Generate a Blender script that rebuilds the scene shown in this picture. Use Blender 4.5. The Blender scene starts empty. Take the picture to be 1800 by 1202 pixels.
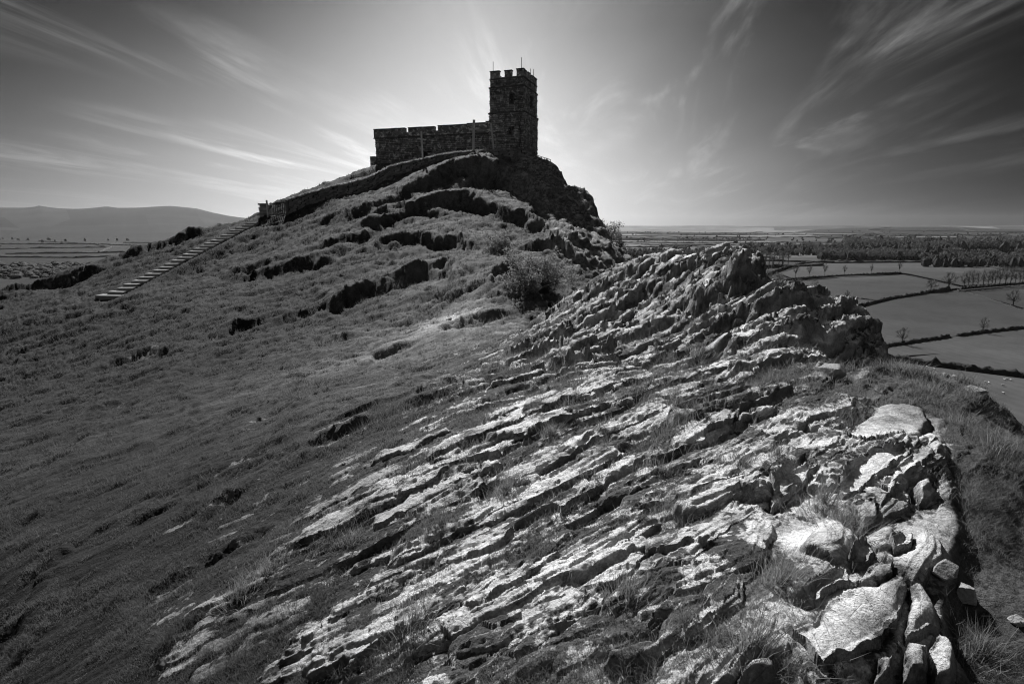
import bpy, math, random
import numpy as np
from mathutils import Vector, Matrix
C = bpy.context.scene
random.seed(7); rng = np.random.default_rng(7)
F32 = np.float32

# ------------------------------------------------------------------ camera, sky, sun, exposure
PITCH = math.radians(11.4)
cp, sp = math.cos(PITCH), math.sin(PITCH)
cam_d = bpy.data.cameras.new('camera'); cam = bpy.data.objects.new('camera', cam_d); C.collection.objects.link(cam)
cam_d.sensor_width = 36; cam_d.lens = 20; cam_d.clip_start = .05; cam_d.clip_end = 60000
cam.location = (0, 0, 0); cam.rotation_euler = (math.pi/2 - PITCH, 0, 0)
C.camera = cam
SUN_EL, SUN_AZ = math.radians(39), math.radians(-13)      # azimuth measured from +Y towards +X
w = bpy.data.worlds.new('World'); C.world = w; w.use_nodes = True
nt = w.node_tree; nt.nodes.clear()
class NB:
    """tiny node builder"""
    def __init__(s, nt): s.nt = nt
    def n(s, t, **k):
        nd = s.nt.nodes.new(t)
        for a, v in k.items(): setattr(nd, a, v)
        return nd
    def put(s, sock, v):
        if hasattr(v, 'is_output') or isinstance(v, bpy.types.NodeSocket): s.nt.links.new(v, sock)
        elif v is not None: sock.default_value = v
    def m(s, op, a, b=None, c=None, clamp=False):
        nd = s.n('ShaderNodeMath', operation=op, use_clamp=clamp)
        s.put(nd.inputs[0], a); s.put(nd.inputs[1], b); s.put(nd.inputs[2], c)
        return nd.outputs[0]
    def noise(s, vec, scale, detail=4, rough=.55, dist=0., lac=2.0):
        nd = s.n('ShaderNodeTexNoise'); s.put(nd.inputs['Vector'], vec)
        nd.inputs['Scale'].default_value = scale; nd.inputs['Detail'].default_value = detail
        nd.inputs['Roughness'].default_value = rough; nd.inputs['Distortion'].default_value = dist
        nd.inputs['Lacunarity'].default_value = lac
        return nd.outputs['Fac']
    def ramp(s, v, pts, interp='LINEAR'):
        nd = s.n('ShaderNodeValToRGB'); nd.color_ramp.interpolation = interp
        el = nd.color_ramp.elements
        while len(el) < len(pts): el.new(.5)
        for e, (p, g) in zip(el, pts): e.position = p; e.color = (g, g, g, 1)
        s.put(nd.inputs[0], v); return nd.outputs[0]
    def mapr(s, v, a, b, c=0., d=1., smooth=False):
        nd = s.n('ShaderNodeMapRange'); nd.interpolation_type = 'SMOOTHSTEP' if smooth else 'LINEAR'
        s.put(nd.inputs[0], v)
        for i, q in enumerate((a, b, c, d)): s.put(nd.inputs[i+1], q)
        return nd.outputs[0]
    def mix(s, f, a, b):
        nd = s.n('ShaderNodeMix', data_type='FLOAT'); s.put(nd.inputs[0], f); s.put(nd.inputs[2], a); s.put(nd.inputs[3], b)
        return nd.outputs[0]
    def attr(s, name):
        nd = s.n('ShaderNodeAttribute', attribute_name=name); return nd.outputs['Fac']
B = NB(nt)
sky = B.n('ShaderNodeTexSky', sky_type='NISHITA'); sky.sun_disc = False
sky.sun_elevation = SUN_EL; sky.sun_rotation = SUN_AZ; sky.dust_density = 3.0; sky.ozone_density = 1.0; sky.altitude = 330
bw = B.n('ShaderNodeRGBToBW'); nt.links.new(sky.outputs[0], bw.inputs[0])
tc = B.n('ShaderNodeTexCoord'); sx = B.n('ShaderNodeSeparateXYZ'); nt.links.new(tc.outputs['Generated'], sx.inputs[0])
X, Y, Z = sx.outputs
az = B.m('ARCTAN2', X, Y)
el = B.m('ARCSINE', Z)
# clear black-and-white sky: bright towards the hidden sun, falling off to deep tone sideways
dz = B.m('SUBTRACT', az, -.06)
wr = B.mapr(el, .02, .30, .52, .33)
wl = B.mapr(el, .02, .36, .70, .27)
wdt = B.mix(B.m('GREATER_THAN', dz, 0.), wl, wr)
g = B.m('POWER', B.m('ABSOLUTE', B.m('DIVIDE', dz, wdt)), 1.7)
g = B.m('EXPONENT', B.m('MULTIPLY', g, -1.0))
vert = B.m('MULTIPLY', B.mapr(el, .05, .46, 1.0, .42), B.mapr(el, .46, 1.2, 1.0, .3))
G = B.m('MULTIPLY_ADD', B.m('MULTIPLY', g, vert), .66, .010)
# cirrus: a flat layer of streaks running towards one point on the horizon
zc = B.m('ADD', B.m('MAXIMUM', Z, 0.), .06)
ux, uy = B.m('DIVIDE', X, zc), B.m('DIVIDE', Y, zc)
a0 = math.radians(9)
sxx = B.m('SUBTRACT', B.m('MULTIPLY', ux, math.cos(a0)), B.m('MULTIPLY', uy, math.sin(a0)))
syy = B.m('ADD', B.m('MULTIPLY', ux, math.sin(a0)), B.m('MULTIPLY', uy, math.cos(a0)))
def vec(x, y, z=0.):
    c = B.n('ShaderNodeCombineXYZ'); B.put(c.inputs[0], x); B.put(c.inputs[1], y); B.put(c.inputs[2], z); return c.outputs[0]
big = B.noise(vec(B.m('MULTIPLY', sxx, .55), B.m('MULTIPLY', syy, .22), 3.7), 1.0, 3, .5, .4)
st = B.noise(vec(B.m('MULTIPLY', sxx, 1.15), B.m('MULTIPLY', syy, .20), 2.3), 1.1, 8, .62, 1.1)
st2 = B.noise(vec(B.m('MULTIPLY', sxx, 5.), B.m('MULTIPLY', syy, .5), 8.3), 1.3, 6, .62, 1.2)
cl = B.m('MULTIPLY', B.mapr(st, .44, .66, smooth=True), B.mapr(big, .36, .62, smooth=True))
cl = B.m('MULTIPLY', cl, B.mapr(st2, .25, .7, .45, 1.1))
veil = B.mapr(big, .40, .72, 0., .35, smooth=True)
cl = B.m('ADD', cl, B.m('MULTIPLY', veil, .45))
cl = B.m('MULTIPLY', cl, B.mapr(B.m('ABSOLUTE', B.m('SUBTRACT', az, .02)), .05, .32, .30, 1., smooth=True))
cl = B.m('MULTIPLY', cl, B.mapr(Z, .03, .24, .06, 1.0, smooth=True))
lum = B.m('ADD', B.m('MULTIPLY', G, 1.0), B.m('MULTIPLY', cl, B.m('ADD', B.m('MULTIPLY', G, .8), .20)))
lum = B.m('MULTIPLY', B.m('POWER', lum, 1.6), 1.32)
lum = B.m('ADD', lum, B.mapr(B.m('ABSOLUTE', az), 1.0, 2.2, 0., .07, smooth=True))  # extra sky brightness behind the camera, added as fill for shaded fronts
SKYGAIN = .74
col = B.m('MULTIPLY', B.m('POWER', bw.outputs[0], .12), B.m('MULTIPLY', lum, SKYGAIN/.1))
bg = B.n('ShaderNodeBackground'); bg.inputs['Strength'].default_value = .1
nt.links.new(col, bg.inputs['Color'])
wo = B.n('ShaderNodeOutputWorld'); nt.links.new(bg.outputs[0], wo.inputs['Surface'])
sl = bpy.data.lights.new('sun', 'SUN'); sl.energy = 5.0; sl.angle = math.radians(.53); sl.color = (1, 1, 1)
so = bpy.data.objects.new('sun', sl); C.collection.objects.link(so)
sdir = Vector((math.sin(SUN_AZ)*math.cos(SUN_EL), math.cos(SUN_AZ)*math.cos(SUN_EL), math.sin(SUN_EL)))
so.rotation_euler = sdir.to_track_quat('Z', 'Y').to_euler()
C.view_settings.view_transform = 'Standard'; C.view_settings.look = 'None'
C.view_settings.gamma = 1.0; C.view_settings.use_curve_mapping = False; C.view_settings.exposure = 0.60
C.render.engine = 'CYCLES'
C.cycles.volume_bounces = 0; C.cycles.max_bounces = 5; C.cycles.diffuse_bounces = 2; C.cycles.transparent_max_bounces = 6
C.cycles.use_denoising = True; C.cycles.denoiser = 'OPENIMAGEDENOISE'; C.cycles.denoising_prefilter = 'FAST'; C.cycles.pixel_filter_type = 'BLACKMAN_HARRIS'; C.cycles.filter_width = 1.15

# ------------------------------------------------------------------ helpers
def ray(px, py):                                   # sight line through a point of the photograph (1800 x 1202)
    dx = (np.asarray(px, float)-900)/1000.; dy = (601-np.asarray(py, float))/1000.
    wy = cp + dy*sp; wz = -sp + dy*cp
    return dx/wy, wz/wy
def at(px, py, Yd):
    u, q = ray(px, py); return np.array([u*Yd, Yd, q*Yd], float)

def hash2(ix, iy, seed):
    h = (ix.astype(np.int64)*374761393 + iy.astype(np.int64)*668265263 + seed*974634777) & 0xffffffff
    h = ((h ^ (h >> 13))*1274126177) & 0xffffffff
    return ((h ^ (h >> 16)) & 0xffffff).astype(F32)/F32(0xffffff)
def vnoise(x, y, seed=0):
    x = np.asarray(x, F32); y = np.asarray(y, F32)
    ix = np.floor(x); iy = np.floor(y); fx = x-ix; fy = y-iy
    ix = ix.astype(np.int64); iy = iy.astype(np.int64)
    fx = fx*fx*(3-2*fx); fy = fy*fy*(3-2*fy)
    a = hash2(ix, iy, seed); b = hash2(ix+1, iy, seed); c = hash2(ix, iy+1, seed); d = hash2(ix+1, iy+1, seed)
    return ((a*(1-fx)+b*fx)*(1-fy) + (c*(1-fx)+d*fx)*fy)*2-1
def fbm(x, y, seed=0, oct=4, gain=.5, lac=2.03):
    s = 0; a = 1.; t = 0
    for o in range(oct):
        ca, sa = math.cos(o*1.1), math.sin(o*1.1)
        s = s + a*vnoise((x*ca-y*sa)*lac**o+o*17.3, (x*sa+y*ca)*lac**o-o*9.1, seed+o*31); t += a; a *= gain
    return s/t
def sm(x, a, b):
    t = np.clip((x-a)/(b-a), 0, 1); return t*t*(3-2*t)

def tag(o, label=None, cat=None, group=None, kind=None):
    if label: o['label'] = label
    if cat: o['category'] = cat
    if group: o['group'] = group
    if kind: o['kind'] = kind
    return o
def empty(name, loc=(0, 0, 0), rz=0.):
    o = bpy.data.objects.new(name, None); C.collection.objects.link(o); o.location = loc; o.rotation_euler.z = rz
    o.empty_display_size = .2; return o
def mesh_np(name, V, Fq, mat, smooth=False, attrs=None, fattrs=None):
    V = np.asarray(V, F32); Fq = np.asarray(Fq, np.int32); k = Fq.shape[1]; n = len(Fq)
    me = bpy.data.meshes.new(name); me.vertices.add(len(V)); me.vertices.foreach_set('co', V.ravel())
    me.loops.add(n*k); me.loops.foreach_set('vertex_index', Fq.ravel())
    me.polygons.add(n); me.polygons.foreach_set('loop_start', np.arange(0, n*k, k, dtype=np.int32))
    if smooth: me.polygons.foreach_set('use_smooth', np.ones(n, bool))
    else: me.polygons.foreach_set('use_smooth', np.zeros(n, bool))
    me.update(calc_edges=True)
    for a, v in (attrs or {}).items():
        at_ = me.attributes.new(a, 'FLOAT', 'POINT'); at_.data.foreach_set('value', np.asarray(v, F32))
    for a, v in (fattrs or {}).items():
        at_ = me.attributes.new(a, 'FLOAT', 'FACE'); at_.data.foreach_set('value', np.asarray(v, F32))
    me.materials.append(mat)
    return me
def link(name, me, parent=None):
    o = bpy.data.objects.new(name, me); C.collection.objects.link(o)
    if parent is not None: o.parent = parent
    return o
class MB:
    """collects shapes and links them as one mesh object; faces carry a 'tone' attribute"""
    def __init__(s): s.v = []; s.f = []; s.t = []
    def add(s, vs, fs, tone=.5):
        b = len(s.v); s.v += [tuple(p) for p in vs]; s.f += [tuple(b+i for i in f) for f in fs]; s.t += [tone]*len(fs)
    def hexa(s, P, tone=.5):   # P: 8 points, bottom 0-3 counter-clockwise, top 4-7
        s.add(P, [(3, 2, 1, 0), (4, 5, 6, 7), (0, 1, 5, 4), (1, 2, 6, 5), (2, 3, 7, 6), (3, 0, 4, 7)], tone)
    def box(s, o, a, b, c, tone=.5):   # origin and three edge vectors
        o, a, b, c = map(np.asarray, (o, a, b, c))
        s.hexa([o, o+a, o+a+b, o+b, o+c, o+a+c, o+a+b+c, o+b+c], tone)
    def tube(s, pts, rad, n=6, tone=.5):
        pts = [np.asarray(p, float) for p in pts]
        if not hasattr(rad, '__len__'): rad = [rad]*len(pts)
        rings = []
        for i, p in enumerate(pts):
            d = pts[min(i+1, len(pts)-1)]-pts[max(i-1, 0)]; d = d/(np.linalg.norm(d)+1e-9)
            a = np.cross(d, (0, 0, 1.) if abs(d[2]) < .9 else (1., 0, 0)); a /= np.linalg.norm(a); b = np.cross(d, a)
            rings.append([p+rad[i]*(a*math.cos(2*math.pi*k/n)+b*math.sin(2*math.pi*k/n)) for k in range(n)])
        vs = [q for r in rings for q in r]; fs = []
        for i in range(len(rings)-1):
            for k in range(n): fs.append((i*n+k, i*n+(k+1) % n, (i+1)*n+(k+1) % n, (i+1)*n+k))
        fs.append(tuple(range(n-1, -1, -1))); fs.append(tuple((len(rings)-1)*n+k for k in range(n)))
        s.add(vs, fs, tone)
    def build(s, name, mat, parent=None, smooth=False, local=None):
        me = bpy.data.meshes.new(name)
        vs = s.v if local is None else [tuple(np.asarray(p)-np.asarray(local)) for p in s.v]
        me.from_pydata(vs, [], s.f); me.validate(clean_customdata=False)
        if len(me.polygons) == len(s.t):
            a = me.attributes.new('tone', 'FLOAT', 'FACE'); a.data.foreach_set('value', np.asarray(s.t, F32))
        if smooth: me.polygons.foreach_set('use_smooth', [True]*len(me.polygons))
        me.materials.append(mat); me.update()
        return link(name, me, parent)

# ------------------------------------------------------------------ materials (all grey: the place is seen in black and white)
def newmat(name):
    m = bpy.data.materials.new(name); m.use_nodes = True; m.node_tree.nodes.clear()
    b = NB(m.node_tree); return m, b
def finish(m, b, val, rough=.9, bump=None, bstr=1., bdist=.01, transl=None, spec=.2):
    nt = m.node_tree
    p = b.n('ShaderNodeBsdfPrincipled'); b.put(p.inputs['Base Color'], val if not isinstance(val, float) else (val, val, val, 1))
    b.put(p.inputs['Roughness'], rough); p.inputs['Specular IOR Level'].default_value = spec
    if bump is not None:
        bm = b.n('ShaderNodeBump'); bm.inputs['Strength'].default_value = bstr; bm.inputs['Distance'].default_value = bdist
        b.put(bm.inputs['Height'], bump); nt.links.new(bm.outputs[0], p.inputs['Normal'])
    out = b.n('ShaderNodeOutputMaterial'); sh = p.outputs[0]
    if transl:
        t = b.n('ShaderNodeBsdfTranslucent'); b.put(t.inputs['Color'], val if not isinstance(val, float) else (val, val, val, 1))
        mx = b.n('ShaderNodeMixShader'); mx.inputs[0].default_value = transl
        nt.links.new(sh, mx.inputs[1]); nt.links.new(t.outputs[0], mx.inputs[2]); sh = mx.outputs[0]
    nt.links.new(sh, out.inputs['Surface']); return m

def mat_ground():
    m, b = newmat('hill_rock_and_turf')
    geo = b.n('ShaderNodeNewGeometry'); P = geo.outputs['Position']
    rock, gloom, turf = b.attr('rock'), b.attr('lichen_shade'), b.attr('turf')
    # rock: pale lichen crust with dark pits and mossy patches
    n1 = b.noise(P, 3.2, 8, .62); n2 = b.noise(P, 17., 8, .65); n3 = b.noise(P, 75., 6, .7); n4 = b.noise(P, 1.1, 4, .5)
    vo = b.n('ShaderNodeTexVoronoi', feature='DISTANCE_TO_EDGE'); b.put(vo.inputs['Vector'], P); vo.inputs['Scale'].default_value = 9.
    crack = b.mapr(vo.outputs['Distance'], 0., .02, .6, 1.)
    tone = b.m('ADD', b.mapr(n1, .33, .62, .35, .95, smooth=True), b.m('MULTIPLY', b.m('SUBTRACT', n2, .5), .9))
    tone = b.m('MULTIPLY', tone, b.mapr(n3, .34, .58, .62, 1.08))
    tone = b.m('MULTIPLY', tone, b.mix(b.mapr(n4, .5, .6), crack, 1.0))
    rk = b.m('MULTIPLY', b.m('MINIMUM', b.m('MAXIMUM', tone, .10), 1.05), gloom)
    # moss and turf between the slabs
    g1 = b.noise(P, 42., 5, .7); g2 = b.noise(P, 2.2, 6, .6); g3 = b.noise(P, 9., 5, .6)
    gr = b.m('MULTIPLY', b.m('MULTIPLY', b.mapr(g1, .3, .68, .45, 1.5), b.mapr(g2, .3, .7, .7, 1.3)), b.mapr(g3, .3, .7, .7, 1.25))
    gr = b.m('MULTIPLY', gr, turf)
    f = b.m('ADD', b.m('ADD', rock, b.m('MULTIPLY', b.m('SUBTRACT', n1, .54), 2.3)), b.m('MULTIPLY', b.m('SUBTRACT', n2, .5), 1.5))
    f = b.mapr(f, .42, .58)
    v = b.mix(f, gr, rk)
    cmb = b.n('ShaderNodeCombineColor'); [b.put(cmb.inputs[i], v) for i in range(3)]
    h = b.m('ADD', b.m('ADD', b.m('MULTIPLY', n2, .9), b.m('MULTIPLY', n3, .55)), b.m('MULTIPLY', crack, .25))
    hg = b.m('MULTIPLY_ADD', g1, .9, b.m('MULTIPLY', g3, 1.3))
    return finish(m, b, cmb.outputs[0], .92, b.mix(f, hg, h), 1.0, .03, spec=.15)
def mat_tone(name, lo, hi, scale=3., bscale=30., bdist=.01, rough=.9, transl=None, speck=None, spec=.2):
    m, b = newmat(name); geo = b.n('ShaderNodeTexCoord'); P = geo.outputs['Object']
    t = b.attr('tone'); n = b.noise(P, scale, 6, .65)
    v = b.m('ADD', lo, b.m('MULTIPLY', b.m('ADD', b.m('MULTIPLY', t, .6), b.m('MULTIPLY', n, .4)), hi-lo))
    if speck:
        s = b.mapr(b.noise(P, speck[0], 6, .72), speck[1], speck[1]+.05); v = b.mix(s, v, speck[2])
    cmb = b.n('ShaderNodeCombineColor'); [b.put(cmb.inputs[i], v) for i in range(3)]
    return finish(m, b, cmb.outputs[0], rough, b.noise(P, bscale, 5, .65) if bdist else None, 1., bdist, transl, spec)
M_ground = mat_ground()
M_stone = mat_tone('weathered_stone', .05, .42, 2.2, 14., .03, speck=(3.0, .545, .85))
M_stone_dark = mat_tone('stone_trim', .05, .16, 3., 18., .02, speck=(2.3, .62, .35))
M_mortar = mat_tone('mortar', .03, .07, 3., 20., .02)
M_wallst = mat_tone('dry_stone', .06, .38, 2., 12., .03, speck=(1.5, .66, .35))
M_slate = mat_tone('roof_slate', .05, .10, 4., 20., .01)
M_glass = mat_tone('dark_window', .01, .02, 4., 20., 0, rough=.3)
M_wood = mat_tone('weathered_wood', .35, .62, 9., 40., .004)
M_metal = mat_tone('painted_iron', .05, .09, 9., 40., .002, rough=.6)
M_gate = mat_tone('gate_timber', .07, .16, 9., 40., .004)
M_step = mat_tone('step_stone', .15, .32, 5., 30., .01)
M_blade = mat_tone('grass_blade', .02, .40, 1.5, 30., 0, rough=.7, transl=.45, spec=.12)
M_leaf = mat_tone('leaf', .05, .15, .8, 30., 0, rough=.7, transl=.25)
M_gorse = mat_tone('gorse_spines', .06, .48, .8, 30., 0, rough=.7, transl=.35)
M_bark = mat_tone('bark', .06, .12, 3., 10., .02)
M_hedge = mat_tone('hedge_leaves', .015, .05, .3, 1.5, .5)
M_white = mat_tone('white_render', .6, .8, 1., 5., 0)
M_fleece = mat_tone('fleece', .5, .7, 5., 15., .03)
M_rock_loose = mat_tone('loose_rock', .10, .42, 6., 35., .02, speck=(9., .62, .08))

# ------------------------------------------------------------------ the hill: macro shape
# control points (px, py, depth): where the ground stands on each sight line
CP = [(1700,1202,1.8),(1400,1202,1.66),(1000,1202,1.85),(600,1202,2.4),(300,1202,3.1),(0,1202,4.3),(-150,1202,5.2),(1950,1202,1.95),(1850,1202,1.78),
 (1400,1500,1.05),(1000,1500,1.2),(600,1500,1.5),(0,1500,2.4),(1800,1500,1.1),(2100,1400,1.6),
 (1650,1000,2.35),(1400,1000,2.35),(1000,1000,2.7),(700,1000,3.2),(400,1000,4.2),(0,1000,6.4),(1950,1000,2.65),(1790,1080,2.1),
 (1640,800,3.4),(1400,800,3.55),(1000,800,4.15),(700,800,5.2),(400,800,7.8),(190,800,11),(0,800,14),(-150,850,13),(1720,800,3.45),(1800,870,3.2),(1950,860,3.9),(1800,800,4.2),(1740,760,4.8),
 (0,900,9),(300,900,6.3),(600,900,4.4),(900,900,3.5),(1200,900,3.0),(1400,900,2.85),(1640,900,2.8),(1760,930,2.75),
 (1550,715,4.5),(1640,700,5.0),(1400,700,4.7),(1000,700,5.8),(700,700,8.0),(550,700,10.5),(400,700,14),(190,700,19.5),(0,700,24),(-150,720,26),
 (1780,735,5.9),(1720,690,6.1),(1650,660,6.3),(1600,650,6.6),(1540,640,6.9),(1480,640,6.8),(1850,790,6),
 (1400,620,6.3),(1250,640,6.9),(1100,620,8.3),(900,620,10.5),(700,620,17),(550,620,20),(400,620,23),(190,620,28),(0,620,32),(-150,640,36),
 (1200,570,9.0),(1300,560,8.2),(1000,560,11.2),(1440,530,7.9),(1350,520,8.2),(1270,530,8.6),(1500,560,7.9),(1535,590,7.6),(1130,520,11.),
 (1040,500,12.8),(1100,472,12.3),(1200,456,11.6),(1270,445,11.0),(1320,462,10.6),(1000,530,12.5),(930,575,13.2),
 (1400,560,9.8),(1330,540,11.5),(1250,530,13.3),(1150,560,15.5),(1050,590,16),(950,605,16),(1550,640,9.5),(1700,760,8.5),(1450,620,10),
 (1200,700,20),(1400,800,20),(1600,900,20),(1100,620,20),
 (860,585,17),(780,560,22),(690,560,24),(600,560,26.5),(450,560,28.5),(300,560,31),(190,560,33.5),(0,565,37),(-150,580,42),
 (860,525,23.5),(800,528,24.5),(740,520,26),(600,520,30),(400,520,34),(190,521,38),(0,538,42.5),
 (930,520,24),(1000,500,28),
 (940,490,25.5),(800,480,31),(650,480,34),(500,480,37.5),(300,480,43),(1030,470,33),(100,505,46),
 (950,440,34),(1020,440,35.5),(800,440,37),(650,440,39),(500,440,43),(380,440,47),(1080,455,38.5),
 (450,402,50),(600,400,46),(750,400,43),(900,400,41),(1000,410,41),(1050,420,42),
 (505,382,51.5),(600,365,50.5),(750,370,47),(900,360,46),(1000,380,46),(1040,385,47),
 (520,374,52.2),(600,350,53),(700,338,52),(850,335,51),(950,340,51),(1000,340,52),(1032,340,52),(1052,378,48.5),(1066,415,45.5),(1088,442,41.5),
 (650,338,54.5),(700,314,55.7),(760,296,55.8),(850,298,54),(930,300,54.5),(980,302,55.5),(870,290,56),
 (520,352,54.5),(600,332,56.2),(650,312,57.5),(700,293,58.5),(760,283,58.4),(850,276,58),(930,277,58),(960,288,57.5),
 (660,297,63.8),(800,285,64),(940,285,63.8),(560,336,62),(960,300,66),
 (0,512,46),(100,488,48.5),(230,452,50.5),(340,410,52.5),(440,384,54.5),(480,360,57),(-150,560,48),
 (0,600,52),(230,540,57),(340,500,60),(440,460,64),(540,400,68),(640,350,72),(-150,640,55),
 (650,340,76),(800,325,76),(940,330,74),(1000,400,66),(1050,500,58),(1100,560,50),
 (0,700,75),(400,560,90),(700,460,95),(900,450,95),(1200,700,90),(1500,800,60),(1900,1000,60),(1300,700,40)]
CPa = np.array(CP, float)
cu, cq = ray(CPa[:, 0], CPa[:, 1]); cv = np.log(CPa[:, 2])
KV = .9
def tps_fit(x, y, f, lam=2e-4):
    n = len(x); d2 = (x[:, None]-x)**2 + (y[:, None]-y)**2
    K = .5*d2*np.log(d2+1e-12); K[np.diag_indices(n)] += lam
    Pm = np.c_[np.ones(n), x, y]
    A = np.block([[K, Pm], [Pm.T, np.zeros((3, 3))]])
    return np.linalg.solve(A, np.r_[f, 0, 0, 0])
TW = tps_fit(cu, cv*KV, cq)
def qmac(u, Yd):
    x = np.asarray(u, F32).ravel(); y = (np.log(np.maximum(Yd, .3))*KV).astype(F32).ravel()
    out = np.full(len(x), TW[-3], F32) + F32(TW[-2])*x + F32(TW[-1])*y
    for i in range(len(cu)):
        d2 = (x-F32(cu[i]))**2 + (y-F32(cv[i]*KV))**2 + F32(1e-9)
        out += F32(.5*TW[i])*d2*np.log(d2)
    return out.reshape(np.shape(u))
# right-hand edge of the ridge: ground falls to the valley beyond it (x at given depth)
EDGE = np.array([(.5,4.2),(2.5,4.4),(4,5.2),(6,5.4),(6.4,5.0),(7.2,4.9),(8,5.05),(8.35,4.75),(9,4.6),(10.3,4.75),(10.9,4.5),(12,3.6),(13.5,3.2),(16,2.9),(20,3.2),(25,4.6),
                 (33,6.9),(40,8.35),(43,7.7),(46,7.7),(48.3,7.4),(49.6,6.7),(51.,7.0),(52.6,6.9),(53.2,6.0),(55.3,5.6),(56,4.9),(57.5,4.2),(60,4.2),(65,4.8),(75,5),(130,5)])
def macro(x, Yd):
    u = x/Yd; z = qmac(u, Yd)*Yd
    return z
def edge_drop(x, Yd, wob=0):
    e = np.interp(Yd, EDGE[:, 0], EDGE[:, 1]) + wob
    d = np.maximum(x-e, 0); far = sm(Yd, 12, 30)
    k = 1.5 + 1.5*far
    return d*k*sm(d, -.1, .35+.5*far)
def cast(px, py, Y0=1.0, Y1=75., macro_only=True):
    u, q = ray(px, py); Ys = np.exp(np.linspace(math.log(Y0), math.log(Y1), 420))
    qq = qmac(np.full_like(Ys, u), Ys); hit = np.nonzero(qq >= q)[0]
    i = hit[0] if len(hit) else int(np.argmax(qq)); Yd = Ys[i]
    return np.array([u*Yd, Yd, q*Yd])

# ------------------------------------------------------------------ hill mesh grid
def make_rows():
    ys = [.85]
    while ys[-1] < 135:
        y = ys[-1]
        r = np.interp(y, [.85, 1.6, 2.5, 5, 8, 15, 25, 60, 75, 135], [.010, .0040, .0031, .0033, .0042, .0055, .0060, .0048, .02, .06])
        ys.append(y*(1+r*1.10))
    return np.array(ys)
Yr = make_rows()
us = np.r_[np.linspace(-1.35, -1.06, 26)[:-1], np.linspace(-1.06, 1.06, 990), np.linspace(1.06, 1.35, 26)[1:]]
NR, NC = len(Yr), len(us)
print('grid', NR, NC)
U, YY = np.meshgrid(us, Yr); U = U.astype(F32); YY = YY.astype(F32); XX = U*YY
Zm = qmac(U, YY)*YY
def ip(pts, px, py, Yd): pass

# scalar fields from scattered points (px, py, value) on the ground seen there
def field(pts, s=.16):
    P = np.array([[*cast(a, b)[:2], c] for a, b, c in pts]); uu = P[:, 0]/P[:, 1]; vv = np.log(P[:, 1])*.35
    W = np.zeros_like(U); S = np.zeros_like(U); V0 = np.log(YY)*F32(.35)
    for a, b, c in zip(uu, vv, P[:, 2]):
        k = 1/((U-F32(a))**2+(V0-F32(b))**2+F32(.0012))**F32(1.5); W += k; S += k*F32(c)
    return S/W
rockf = field([(350,1190,.38),(700,1190,.70),(1000,1150,.70),(1400,1150,.75),(1640,1190,.9),(1740,1190,.0),(1690,1000,.05),(1740,900,.0),(1790,1100,.0),
 (1640,1000,.85),(1600,850,1.),(1500,760,1.),(1400,900,.72),(1200,1000,.72),(1000,1000,.72),(800,1050,.66),(600,1050,.58),(400,1050,.34),(150,1100,.0),
 (0,1000,.0),(200,900,.03),(450,880,.36),(600,900,.48),(750,850,.62),(900,850,.72),(1100,850,.75),(1300,850,.78),(1300,700,.8),(1100,700,.78),(950,700,.78),
 (800,730,.62),(650,760,.35),(500,750,.08),(500,700,.12),(300,780,.0),(0,800,.0),(700,680,.15),(850,640,.55),(1000,600,.9),(1150,580,.85),(1250,600,.55),(1350,560,1.),(1430,530,1.),
 (1480,600,.9),(1530,600,.8),(1560,660,.15),(1500,680,.1),(1650,700,.0),(1720,680,.4),(1780,760,.0),(1100,490,1.),(1250,470,1.),(1000,540,.9),(900,590,.5),
 (780,580,.0),(600,600,.0),(300,620,.0),(100,600,.0),(860,510,.1),(700,500,.15),(600,520,.1),(850,440,.3),(700,430,.15),(950,400,.4),(1010,450,.9),(1060,440,1.),(980,340,1.),(850,320,.2),(700,340,.05),(500,400,.0),(300,480,.0)])
# bedding: layers cut the surface along lines n.p = const
NB_ = np.array([-.52, .632, .917]); NB_ /= np.linalg.norm(NB_)
S = (NB_[0]*XX + NB_[1]*YY + NB_[2]*Zm).astype(F32)
Dstr = np.array([1.58, 1.3]); Dstr /= np.linalg.norm(Dstr)
A = (XX*Dstr[0] + YY*Dstr[1]).astype(F32)
# how coarse detail is at each distance
near = 1-sm(YY, 9, 22)
H = np.zeros_like(Zm)                                   # displacement added to macro shape
H += F32(.05)*fbm(XX*.9, YY*.9, 5, 4)*np.minimum(YY*.25, 2.2)
# turf hummocks, drawn out along the bedding
hum = fbm(A*.45+.6*vnoise(XX*.6, YY*.6, 9), S*1.7, 11, 5, .55)
H += hum*(.05+.0055*np.minimum(YY, 40))*(1-.5*rockf)
H += fbm(XX*2.1, YY*2.1, 13, 4, .6)*F32(.075)*sm(YY, 5, 18)
wr_ = 1-np.abs(fbm(A*1.1+.8*hum, S*3.2+vnoise(XX, YY, 17), 15, 4, .6))*2.2
H += wr_*F32(.15)*sm(YY, 9, 25)*(.6+.8*np.abs(fbm(XX*.25, YY*.25, 19, 2)))
H += np.abs(fbm(XX*1.1, YY*1.1, 14, 3, .6))*F32(.16)*sm(YY, 28, 40)*sm(Zm, -4.5, -1)

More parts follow.
